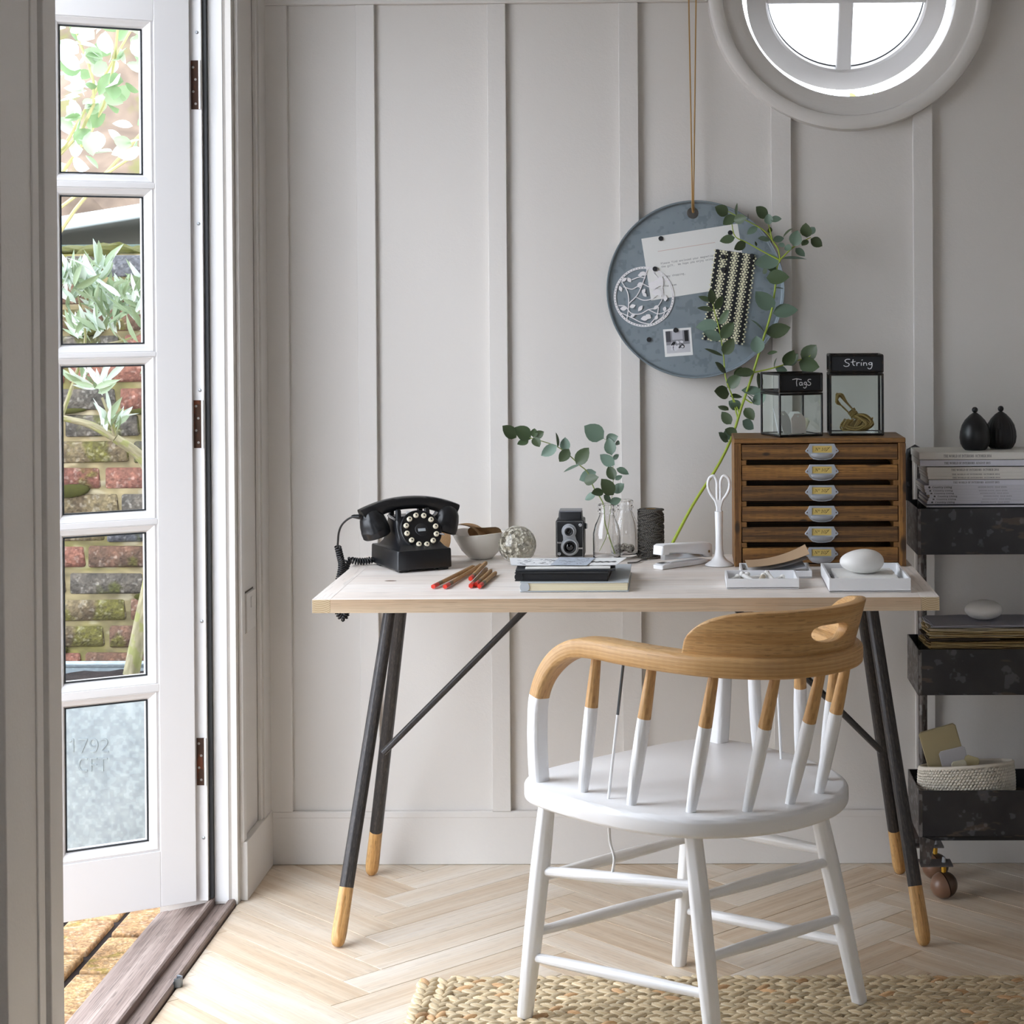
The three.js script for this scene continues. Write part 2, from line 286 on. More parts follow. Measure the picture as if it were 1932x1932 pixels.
M.soil = std({ map: rep(tex(256, 256, (u, v) => { const f = fbm(L0, u, v, 20, 20, 3); return [0.16 * f + 0.07, 0.13 * f + 0.05, 0.12 * f + 0.05]; }), 3), roughness: 1, bumpMap: rep(brickBump, 8), bumpScale: 0.01 });
const GY = -0.05;
{
  const ground = struct('ground_garden', span(-9, 4, GY - 0.2, GY - 0.012, -12, 8), M.soil);
  const r = mulberry(9), make = () => { const g = uvBox(bx(0.103, 0.05, 0.209, 0, -0.025, 0, 0.007), 'x', 1, r(), r()); return g; };
  const variants = [make(), make(), make(), make()];
  for (let i = 0; i < 18; i++) for (let k = -3; k < 7; k++) {
    const x = -1.195 - i * 0.121, z = 0.4663 + k * 0.2245 + (i % 2 ? -0.11 : 0);
    const b = part('paver', variants[Math.floor(r() * 4)], M.paver[Math.floor(r() * 3)], ground);
    b.position.set(x, GY + (r() - 0.5) * 0.005, z); b.rotation.set((r() - 0.5) * 0.02, (r() - 0.5) * 0.03, (r() - 0.5) * 0.02);
  }
}
// garden wall of old bricks, its face at z = -1.0
{
  const wall = struct('garden_wall', span(-3.4, -0.6, GY - 0.1, 1.47, -1.25, -1.012), M.mortar), r = mulberry(21);
  const make = (w) => { const g = uvBox(bx(w, 0.062, 0.05, 0, 0, 0, 0.008, 2), 'x', 1, r(), r()), p = g.attributes.position; for (let i = 0; i < p.count; i++) { const x = p.getX(i), y = p.getY(i), z = p.getZ(i), q = 0.006 * (vn(L1, x * 30 + w * 50, y * 40 + z * 9) - 0.5); p.setXYZ(i, x + q, y + q * 0.7, z + q); } g.computeVertexNormals(); return creased(g, 1.0); };
  const full = [make(0.212), make(0.216), make(0.208), make(0.214)], half = [make(0.1), make(0.104)];
  for (let c = 0; c < 20; c++) {
    let x = -2.75 + (c % 2 ? 0.055 : 0) + r() * 0.03;
    while (x < -0.95) {
      const h = r() < 0.22, w = h ? 0.104 : 0.213, y = GY + 0.03 + c * 0.0765;
      const b = part('brick', h ? half[Math.floor(r() * 2)] : full[Math.floor(r() * 4)], M.brick[Math.floor(r() * r() * 5 + r()) % 5], wall);
      b.position.set(x + w / 2, y + (r() - 0.5) * 0.004, -1.028 + (r() - 0.5) * 0.008); b.rotation.z = (r() - 0.5) * 0.02;
      x += w + 0.012 + r() * 0.004;
    }
  }
  // moss cushions along the coping
  const mossM = std({ map: rep(tex(256, 256, (u, v) => { const f = fbm(L0, u, v, 60, 60, 2), n = fbm(L1, u, v, 8, 8, 3); return mix3(hex(0x4e5218), hex(0x868434), clamp(f * 0.8 + n * 0.5 - 0.2)); }), 6), roughness: 1, bumpMap: rep(brickBump, 10), bumpScale: 0.012 });
  for (let i = 0; i < 16; i++) { const g = new THREE.SphereGeometry(1, 14, 8), p = g.attributes.position; for (let k = 0; k < p.count; k++) { const f = 0.8 + 0.45 * vn(L2, p.getX(k) * 5 + i * 7, p.getY(k) * 5 + p.getZ(k) * 3); p.setXYZ(k, p.getX(k) * f, p.getY(k) * f, p.getZ(k) * f); } g.computeVertexNormals(); const m = part('moss', g, mossM, wall); m.position.set(-2.5 + i * 0.105, 1.465 + r() * 0.015, -1.06 - r() * 0.06); m.scale.set(0.07 + r() * 0.03, 0.02 + r() * 0.022, 0.07); }
  for (let i = 0; i < 34; i++) { const g = new THREE.SphereGeometry(1, 10, 6); const m = part('moss', g, mossM, wall); m.position.set(-2.3 + r() * 1.2, GY + 0.07 + Math.floor(r() * 19) * 0.0765 + 0.0, -1.0); m.scale.set(0.03 + r() * 0.05, 0.008 + r() * 0.012, 0.012); m.rotation.z = (r() - 0.5) * 0.3; }
}
// house wall outside, towards the garden, and the eaves over the doors
struct('wall_outside', span(-1.15, -1.13, -0.25, YC + 0.1, -0.15, 0.30), M.trim);
struct('wall_outside', span(-1.15, -1.13, -0.25, YC + 0.1, D1 + 0.012, ZB), M.trim);
struct('roof', uvBox(join(span(-1.55, XR + 0.3, YC + 0.1, YC + 0.2, -0.5, ZB + 0.4)), 'x'), std({ color: 0x4b4f55, roughness: 0.9 }));
// galvanised planter with raised figures
M.galv = std({ map: rep(tex(512, 512, (u, v) => { const a = fbm(L0, u, v, 40, 40, 2), b = fbm(L1, u, v, 6, 6, 3), s = sstep(0.55, 0.7, fbm(L2, u, v, 80, 80, 1)); return mix3(hex(0x88949a), hex(0xa9b4b7), clamp(a * 0.9 + b * 0.6 - 0.3)).map((x) => x * (0.96 + 0.06 * s)); }), 1.6), roughness: 0.55, metalness: 0.35 });
const font = await new FontLoader().loadAsync('fonts/droid/droid_sans_regular.typeface.json');
const fontBold = await new FontLoader().loadAsync('fonts/droid/droid_sans_bold.typeface.json');
{
  const t = thing('metal_planter', 'galvanised metal planter trough with raised figures outside the glazed door', 'planter', [-1.53, GY - 0.012, -0.325]);
  const W = 0.68, H = 0.44, T = 0.004, D = 0.35;
  part('tank', uvBox(join(bx(W, H, T, 0, H / 2, D / 2 - T / 2), bx(W, H, T, 0, H / 2, -D / 2 + T / 2), bx(T, H, D, W / 2 - T / 2, H / 2, 0), bx(T, H, D, -W / 2 + T / 2, H / 2, 0), bx(W, T, D, 0, T / 2, 0)), 'x'), M.galv, t);
  part('rim', join(rod([[-W / 2, H, D / 2], [W / 2, H, D / 2]], 0.009, 10), rod([[-W / 2, H, -D / 2], [W / 2, H, -D / 2]], 0.009, 10), rod([[W / 2, H, -D / 2], [W / 2, H, D / 2]], 0.009, 10), rod([[-W / 2, H, -D / 2], [-W / 2, H, D / 2]], 0.009, 10)), M.galv, t);
  const put = (s, x, y) => { const g = new TextGeometry(s, { font, size: 0.034, depth: 0.0025, curveSegments: 5, bevelEnabled: false }); g.translate(x, y, D / 2 - 0.0005); part('lettering', g, M.galv, t); };
  put('1792', 0.032, 0.292); put('CFT', 0.055, 0.245);
  const soil = grid([...Array(13)].map((_, i) => [...Array(21)].map((_, j) => V(lerp(-W / 2 + T, W / 2 - T, j / 20), H - 0.022 + 0.02 * (vn(L0, j * 0.9, i * 0.9) - 0.5) + 0.006 * vn(L1, j * 3, i * 3), lerp(-D / 2 + T, D / 2 - T, i / 12))).reverse()));
  part('soil', soil, M.soil, t);
}
M.bark = std({ map: rep(tex(256, 256, (u, v) => { const f = fbm(L0, u, v, 6, 30, 3), m = sstep(0.5, 0.65, fbm(L1, u, v, 8, 8, 3)); return mix3(mix3(hex(0xa9a184), hex(0x6f6a50), f), hex(0x77803a), m * 0.5); }), 6), roughness: 0.9 });
const oliveMats = [leafMat(0x9fb292, 0.5, 0.3), leafMat(0xc2d0c4, 0.5, 0.3), leafMat(0xe0e8e2, 0.55, 0.3), leafMat(0x8a9c78, 0.5, 0.3)];
{
  const t = thing('olive_tree', 'silvery olive tree growing in the galvanised planter outside', 'tree', [-1.4, 0.33, -0.33]);
  const P = (x, y, z) => V(x + 1.4, y - 0.33, z + 0.33), r = mulberry(33);
  const limb = (pts, r0, r1) => { const c = new THREE.CatmullRomCurve3(pts), n = pts.length * 4, q = c.getPoints(n); part('branch', rod(q, q.map((_, i) => lerp(r0, r1, i / n)), 9), M.bark, t); return c; };
  const trunk = limb([P(-1.4, 0.377, -0.36), P(-1.375, 0.5, -0.36), P(-1.345, 0.66, -0.37), P(-1.335, 0.82, -0.38), P(-1.37, 0.93, -0.37), P(-1.43, 0.985, -0.34)], 0.021, 0.012);
  const twigs = [limb([P(-1.43, 0.985, -0.34), P(-1.49, 1.02, -0.33), P(-1.56, 1.04, -0.32), P(-1.66, 1.09, -0.3), P(-1.74, 1.2, -0.3)], 0.011, 0.004), limb([P(-1.345, 0.9, -0.38), P(-1.32, 1.05, -0.36), P(-1.33, 1.2, -0.35), P(-1.36, 1.32, -0.34)], 0.009, 0.003), limb([P(-1.43, 0.985, -0.34), P(-1.43, 1.03, -0.31), P(-1.45, 1.09, -0.3)], 0.006, 0.003), limb([P(-1.56, 1.04, -0.32), P(-1.53, 1.14, -0.34), P(-1.5, 1.24, -0.33), P(-1.52, 1.36, -0.33)], 0.006, 0.002), limb([P(-1.52, 1.18, -0.34), P(-1.45, 1.22, -0.3), P(-1.38, 1.24, -0.32), P(-1.32, 1.28, -0.32)], 0.004, 0.002), limb([P(-1.33, 1.12, -0.36), P(-1.38, 1.2, -0.33), P(-1.45, 1.29, -0.32)], 0.004, 0.002)];
  const tuft = (c, n, spread, up) => { for (let i = 0; i < n; i++) { const d = V((r() - 0.5) * 1.9, up + r() * 0.9 - 0.25, (r() - 0.5) * 1.4 + 0.15).normalize(), p = c.clone().addScaledVector(rv(r), spread); leaf(t, longLeaf[Math.floor(r() * 3)], oliveMats[Math.floor(r() * 4)], p, d, rv(r).add(V(0, 0.3, 0.8)), 0.055 + r() * 0.03); } };
  tuft(P(-1.435, 1.02, -0.31), 13, 0.018, 0.35); tuft(P(-1.455, 1.11, -0.3), 13, 0.022, 0.3); tuft(P(-1.5, 1.14, -0.32), 10, 0.03, 0.3);
  for (let i = 0; i < 26; i++) tuft(P(-1.56 + r() * 0.26, 1.23 + r() * 0.15, -0.36 + r() * 0.1), 6, 0.02, 0.5);
  for (let i = 0; i < 9; i++) tuft(P(-1.55 + r() * 0.13, 1.33 + r() * 0.09, -0.35 + r() * 0.08), 6, 0.018, 0.6);
  tuft(P(-1.345, 1.33, -0.34), 14, 0.03, 0.5); tuft(P(-1.36, 1.17, -0.35), 8, 0.03, 0.2); tuft(P(-1.66, 1.1, -0.3), 12, 0.04, 0.3);
}
// pale broad-leaved shrub seen through the top pane
{
  const t = thing('garden_shrub', 'pale broad-leaved shrub behind the top pane of the door', 'shrub', [-2.15, GY, -0.78]);
  const r = mulberry(44), mats = [leafMat(0xdfe8dc, 0.6, 0.35), leafMat(0xb9cfae, 0.6, 0.35), leafMat(0xe9efe9, 0.6, 0.35), leafMat(0x93b184, 0.6, 0.35)], stemM = std({ color: 0xc9c08e, roughness: 0.8 });
  const P = (x, y, z) => V(x + 2.15, y - GY, z + 0.78);
  for (let s = 0; s < 8; s++) {
    const x0 = -1.9 + s * 0.085, pts = [P(-2.15 + (r() - 0.5) * 0.06, GY, -0.78 + (r() - 0.5) * 0.1), P(-2.12 + s * 0.02, 0.9, -0.76), P(lerp(-2.1, x0, 0.55), 1.5, -0.7 + r() * 0.15), P(x0 + (r() - 0.3) * 0.2, 1.85, -0.62 + r() * 0.2), P(x0 + (r() - 0.3) * 0.3, 2.15, -0.6 + r() * 0.2)];
    const c = new THREE.CatmullRomCurve3(pts), q = c.getPoints(20); part('stem', rod(q, q.map((_, i) => lerp(0.008, 0.003, i / 20)), 7), stemM, t);
    for (let k = 0; k < 36; k++) { const u = 0.66 + 0.34 * k / 36, p = c.getPoint(u), d = V((r() - 0.5) * 2, (r() - 0.5) * 1.6, (r() - 0.2) * 1.0); const e = p.clone().addScaledVector(d.clone().normalize(), 0.02 + r() * 0.03); leaf(t, roundLeaf[Math.floor(r() * 3)], mats[Math.floor(r() * 4)], e, d, rv(r).add(V(0, 0.2, 0.9)), 0.04 + r() * 0.03); }
  }
}
// shed beyond the wall
{
  const t = thing('garden_shed', 'dark green timber shed with felt roof beyond the brick garden wall', 'shed', [-2.75, -0.455, -3.2]);
  const boardM = std({ color: 0x55645d, roughness: 0.7 }), roofM = std({ color: 0xa3acac, roughness: 0.85 });
  for (let i = 0; i < 18; i++) part('board', bx(1.7, 0.108, 0.02, 0, 0.06 + i * 0.112, 0, 0.003), boardM, t);
  part('side', bx(0.04, 2.1, 1.4, 0.87, 1.05, -0.72), boardM, t);
  part('roof', bx(2.1, 0.06, 1.5, 0, 0, 0, 0.01).rotateZ(0.15).translate(0, 2.06, -0.7), roofM, t);
}
// bank behind, and pale trees towards the round window
{
  const rows = []; for (let i = 0; i <= 14; i++) { const row = []; for (let j = 0; j <= 40; j++) { const x = lerp(-8, -0.9, j / 40), h = i / 14; row.push(V(x, GY + h * 3.4 + 0.25 * vn(L0, j * 0.7, i * 0.7), -5 - h * 2.2 - 0.5 * vn(L1, j * 0.5, i * 0.6))); } rows.push(row); }
  struct('hillside', grid(rows), std({ map: rep(tex(512, 512, (u, v) => { const a = fbm(L0, u, v, 10, 10, 5), m = sstep(0.5, 0.68, fbm(L2, u, v, 7, 7, 4)); return mix3(mix3(hex(0x8f7d6c), hex(0x574b42), a), hex(0x6a6e3c), m * 0.6); }), 6, 4), roughness: 1, side: THREE.DoubleSide }));
}
function gardenTree(x, z, h, cx, label, seed) {
  const t = thing('garden_tree', label, 'tree', [x, GY, z]), r = mulberry(seed), mats = [leafMat(0x8d9648, 0.7, 0.4), leafMat(0xa89a55, 0.7, 0.4), leafMat(0x6f8a55, 0.7, 0.4)], barkM = std({ color: 0xb9b0a0, roughness: 0.9 });
  part('trunk', rod([[0, 0, 0], [0.05, h * 0.4, 0], [-0.03, h * 0.8, 0.05]], [0.09, 0.07, 0.04], 10), barkM, t);
  for (let b = 0; b < 14; b++) {
    const a = r() * 6.28, y0 = h * (0.35 + r() * 0.45), e = V(Math.cos(a) * cx * (0.5 + r() * 0.5), y0 + 0.3 + r() * 0.6, Math.sin(a) * cx * 0.6), q = new THREE.CatmullRomCurve3([V(0, y0, 0), e.clone().multiplyScalar(0.5).setY(y0 + 0.25), e]).getPoints(8);
    part('branch', rod(q, q.map((_, i) => lerp(0.025, 0.006, i / 8)), 6), barkM, t);
    for (let k = 0; k < 21; k++) { const p = q[2 + Math.floor(r() * 7)].clone().addScaledVector(rv(r), 0.2); leaf(t, roundLeaf[k % 3], mats[Math.floor(r() * 3)], p, rv(r), rv(r), 0.035 + r() * 0.03); }
  }
}
gardenTree(0.25, -3.8, 3.0, 0.9, 'pale budding tree seen low in the round window, towards its hinge', 51);
gardenTree(2.2, -5.6, 3.6, 1.2, 'pale budding tree filling the far side of the round window', 52);

// ---------------------------------------------------------------- the open glazed door
{
  const t = struct('door_1'); t.position.set(-1.055, 0.022, 0.352); t.rotation.y = -(Math.PI - 0.5152);
  t.rotation.y = Math.PI + 0.5152;
  // local: x along the leaf from the hinge, z = out of the leaf; the room side faces -z here
  const W = 0.598, T = 0.042, H = 2.11, yb = (y) => y - 0.022;
  const rows = [[0.165, 0.4716], [0.524, 0.833], [0.881, 1.195], [1.241, 1.557], [1.605, 1.918]].map(([a, b]) => [yb(a), yb(b)]);
  const cols = [[0.1, 0.274], [0.319, 0.493]];
  const z0 = 0, z1 = T, wood = M.doorPaint, b = 0.022;
  part('stile', uvBox(span(0, cols[0][0] - b, 0, H, z0, z1, 0.002), 'y'), wood, t);
  part('stile', uvBox(span(cols[1][1] + b, W, 0, H, z0, z1, 0.002), 'y'), wood, t);
  part('rail', uvBox(span(cols[0][0] - b, cols[1][1] + b, 0, rows[0][0] - b, z0, z1, 0.001), 'x'), wood, t);
  part('rail', uvBox(span(cols[0][0] - b, cols[1][1] + b, rows[4][1] + b - 0.004, H, z0, z1, 0.001), 'x'), wood, t);
  for (let k = 0; k < 4; k++) part('glazing_bar', span(cols[0][0] - b, cols[1][1] + b, rows[k][1] + b - 0.004, rows[k + 1][0] - b + 0.004, z0, z1, 0.001), wood, t);
  for (let k = 0; k < 5; k++) {
    part('mullion', span(cols[0][1] + b, cols[1][0] - b, rows[k][0] - b, rows[k][1] + b, z0, z1), wood, t);
    for (const [xa, xb] of cols) {
      const [ya, yc] = rows[k], prof = [[0, 0.004], [0.006, 0.0015], [0.012, 0.006], [0.017, 0.008], [0.022, 0.017]];   // (in from the outer edge, depth from the room face)
      const ring = [];
      for (const [e, d] of prof) { const q = b - e, x0 = xa - q, x1 = xb + q, y0 = ya - q, y1 = yc + q; ring.push([V(x0, y0, d), V(x1, y0, d), V(x1, y1, d), V(x0, y1, d), V(x0, y0, d)]); }
      const g = creased(grid(ring), 0.5); part('glazing_bead', g, M.bead ??= std({ color: new THREE.Color().setRGB(0.75, 0.74, 0.74), roughness: 0.35, side: THREE.DoubleSide }), t);
      part('gasket', join(span(xa, xb, yc - 0.0025, yc, 0.014, 0.02), span(xa, xb, ya, ya + 0.0025, 0.014, 0.02), span(xa, xa + 0.0025, ya, yc, 0.014, 0.02), span(xb - 0.0025, xb, ya, yc, 0.014, 0.02)), M.gasket ??= std({ color: 0x23272b, roughness: 0.6 }), t);
      part('reveal', join(span(xa - 0.004, xa, ya, yc, 0.017, T), span(xb, xb + 0.004, ya, yc, 0.017, T), span(xa, xb, ya - 0.004, ya, 0.017, T), span(xa, xb, yc, yc + 0.004, 0.017, T)), wood, t);
      part('pane', new THREE.PlaneGeometry(xb - xa, yc - ya).translate((xa + xb) / 2, (ya + yc) / 2, 0.019), M.pane, t);
    }
  }
}
// hinges on the jamb
M.rust = std({ map: tex(128, 256, (u, v) => { const a = fbm(L0, u, v, 6, 12, 4), s = sstep(0.5, 0.62, fbm(L1, u, v, 8, 14, 3)); return mix3(mix3(hex(0x3a2d25), hex(0x54382a), a), hex(0x7d4024), s * 0.6); }), roughness: 0.85, metalness: 0.3 });
M.steel = std({ color: 0xb7bcc2, roughness: 0.35, metalness: 0.9 });
[[1.7504, 1.8569], [1.0107, 1.1151], [0.2721, 0.3757]].forEach(([y0, y1], i) => {
  const t = thing('door_hinge', ['rusty steel butt hinge at the top of the open glazed door', 'rusty steel butt hinge midway up the open glazed door', 'rusty steel butt hinge low on the open glazed door, most corroded'][i], 'hinge', [-1.0485, y0, 0.335], 0, 'door hinges');
  part('plate', uvBox(bx(0.018, y1 - y0, 0.002, 0.001, (y1 - y0) / 2, 0.001), 'y', 5, i * 0.3), M.rust, t);
  part('knuckle', rod([[0.0115, 0, 0.003], [0.0115, y1 - y0, 0.003]], 0.0028, 8), std({ color: new THREE.Color().setRGB(0.8, 0.8, 0.8), roughness: 0.4 }), t);
  for (let k = 0; k < 4; k++) part('screw', lathe([[0.0001, 0.0024], [0.0026, 0.0024], [0.003, 0.0018]], 12).rotateX(Math.PI / 2).translate((k % 2 ? -0.003 : 0.002), 0.012 + k * 0.0265, 0), M.screwDull ??= std({ color: 0x8a8580, roughness: 0.5, metalness: 0.5 }), t);
});
for (const y of [1.9182, 1.5007, 1.1368, 0.6312, 0.1562]) { const t = single('frame_screw', `steel screw head in the white door jamb, ${y > 1.8 ? 'above the top hinge' : y > 1.4 ? 'between the top and middle hinges' : y > 1 ? 'just above the middle hinge' : y > 0.5 ? 'between the middle and bottom hinges' : 'below the bottom hinge'}`, 'screw', lathe([[0.0001, 0.002], [0.0035, 0.0015], [0.0038, 0]], 12).rotateX(Math.PI / 2), M.steel, [-1.043, y, 0.335]); t.userData.group = 'jamb screws'; }
// worn hardwood threshold
M.sill = std({ map: rep(woodTex(hex(0xab9b93), hex(0x7c6a63), { w: 1024, h: 256, streak: 0.8, pores: 0.5, rings: 3, seed: L1 }), 0.8, 5), roughness: 0.6 });
M.sillDark = std({ map: rep(woodTex(hex(0x6b5440), hex(0x43332a), { w: 512, h: 128, streak: 0.9, pores: 0.6, rings: 3, seed: L2 }), 0.9, 6), roughness: 0.8 });
{
  const t = struct('door_threshold');
  const bar = (prof, mat, z0, z1) => part('sill_board', uvBox(creased(ext(prof.map(([x, y]) => [x, y]), z1 - z0).translate(0, 0, z0), 0.4), 'z'), mat, t);
  bar([[-1.155, -0.06], [-1.155, -0.022], [-1.148, -0.018], [-1.04, 0.006], [-1.038, 0.016], [-1.03, 0.018], [-1.026, 0.016], [-1.026, -0.06]], M.sill, 0.30, 1.535);
  bar([[-1.026, -0.06], [-1.026, 0.001], [-0.999, 0.003], [-0.996, 0.012], [-0.984, 0.0125], [-0.981, 0.009], [-0.981, -0.06]], M.sill, 0.30, 1.535);
}
{
  const t = thing('bolt_keeper', 'small steel door-bolt keeper on the edge of the threshold', 'door hardware', [-0.982, 0.001, 0.0]);
  const p = 0.0; t.position.z = 0.806;
  const ring = ext([[0, -0.012], [0.004, -0.012], [0.012, -0.008], [0.014, 0], [0.012, 0.008], [0.004, 0.012], [0, 0.012], [0, 0.009], [0.003, 0.009], [0.009, 0.006], [0.0105, 0], [0.009, -0.006], [0.003, -0.009], [0, -0.009]], 0.018, 0.0006, 1).rotateX(-Math.PI / 2);
  part('loop', creased(ring, 0.5), std({ color: 0x80868c, roughness: 0.35, metalness: 0.8 }), t);
  part('plate', bx(0.002, 0.016, 0.034, 0.0005, 0.006, 0, 0.0005), std({ color: 0x55595e, roughness: 0.5, metalness: 0.7 }), t);
}
// ---------------------------------------------------------------- desk
M.pine = std({ map: rep(woodTex(hex(0xf6f0ea), hex(0xe8dbd0), { w: 1024, h: 512, streak: 0.75, pores: 0.15, rings: 4, seed: L0, knots: [] }), 0.8, 1.6), roughness: 0.5 });
M.pineEdge = std({ map: rep(woodTex(hex(0xddc9ac), hex(0xc6a88a), { w: 1024, h: 256, streak: 0.85, pores: 0.2, rings: 3, seed: L1, knots: [[0.2, 0.4, 0.1], [0.55, 0.65, 0.07], [0.83, 0.3, 0.06]] }), 0.9, 8), roughness: 0.55 });
M.endGrain = std({ map: rep(tex(256, 256, (u, v) => { const q = Math.hypot(u - 0.3, (v + 0.9) * 0.9), s = 0.5 + 0.5 * Math.sin(q * 70 + 2 * fbm(L0, u, v, 4, 4, 2)); return mix3(hex(0xdccaa8), hex(0xa98d6a), s * 0.9); }), 28), roughness: 0.7 });
M.tubeBlack = std({ map: rep(tex(256, 256, (u, v) => { const a = fbm(L0, u, v, 30, 30, 2), b = sstep(0.62, 0.72, fbm(L1, u, v, 12, 40, 3)); return mix3(mix3([0.19, 0.185, 0.19], [0.26, 0.25, 0.25], a), [0.38, 0.35, 0.32], b * 0.6); }), 6, 20), roughness: 0.42, metalness: 0.35 });
M.oak = std({ map: rep(woodTex(hex(0xd9b27c), hex(0xbd8c52), { w: 1024, h: 256, streak: 0.75, pores: 0.5, rings: 3, seed: L2 }), 3, 9), roughness: 0.5 });
{
  const cx = -0.1037, t = thing('desk', 'whitewashed pine desk on black tube trestles with bare wooden feet', 'desk', [cx, 0, 0.475]);
  const x0 = -0.7135 - cx, x1 = 0.506 - cx, z0 = 0.163 - 0.475, z1 = 0.79 - 0.475, e = 0.036, y0 = 0.7225, y1 = 0.75, nb = 5;
  for (let i = 0; i < nb; i++) { const za = lerp(z0, z1, i / nb), zb = lerp(z0, z1, (i + 1) / nb); part('top_board', uvBox(span(x0 + e, x1 - e, y0, y1, za, zb, i === nb - 1 ? 0.0012 : 0.0003), 'x', 1, i * 0.37, i * 0.29), i === nb - 1 ? M.pine : M.pine, t); }
  part('front_lipping', uvBox(span(x0 + e, x1 - e, y0 + 0.0004, y1 - 0.0012, z1 - 0.0015, z1 + 0.0005), 'x', 1, 0.2), M.pineEdge, t);
  for (const s of [0, 1]) { const xa = s ? x1 - e : x0, xb = s ? x1 : x0 + e; part('end_board', uvBox(span(xa, xb, y0, y1, z0, z1, 0.0012), 'z', 1, s * 0.3), M.pine, t); part('end_grain', uvBox(span(xa + 0.0005, xb - 0.0005, y0 + 0.0006, y1 - 0.0012, z1 - 0.0015, z1 + 0.0004), 'z', 1, s * 0.31), M.endGrain, t); }
  for (const s of [-1, 1]) {
    const top = V(s * 0.512, 0.722, 0.345 - 0.475);
    for (const zf of [0.585, 0.09]) {
      const foot = V(s * (zf > 0.3 ? 0.603 : 0.612), 0.002, zf - 0.475), tp = top.clone().add(V(s * (zf > 0.3 ? 0 : -0.016), 0, zf > 0.3 ? 0.018 : -0.018)), d = tp.clone().sub(foot), L = d.length(), at = (m) => foot.clone().addScaledVector(d, m / L), k = 0.118;
      part('leg', rod([at(k), at(k + 0.001), at(L - 0.002)], [0.0146, 0.0148, 0.0135], 20), M.tubeBlack, t);
      part('foot', rod([at(0.0), at(0.003), at(0.009), at(0.018), at(0.03), at(k)], [0.006, 0.0105, 0.0138, 0.0152, 0.0158, 0.0148], 20), M.oak, t);
    }
    part('brace', rod([[s * 0.542, 0.345, -0.125], [s * 0.163, 0.722, -0.125]], 0.0072, 10), M.tubeBlack, t);
    part('bracket', bx(0.09, 0.006, 0.14, s * 0.505, 0.7195, -0.13, 0.001), M.tubeBlack, t);
  }
  // knot hole in the top
  part('knot', lathe([[0.0001, 0.0004], [0.006, 0.0003], [0.008, 0]], 14).scale(1.6, 1, 0.8).translate(-0.5956 - cx, 0.7501, 0.5524 - 0.475), std({ color: 0x6b5138, roughness: 0.7 }), t);
}
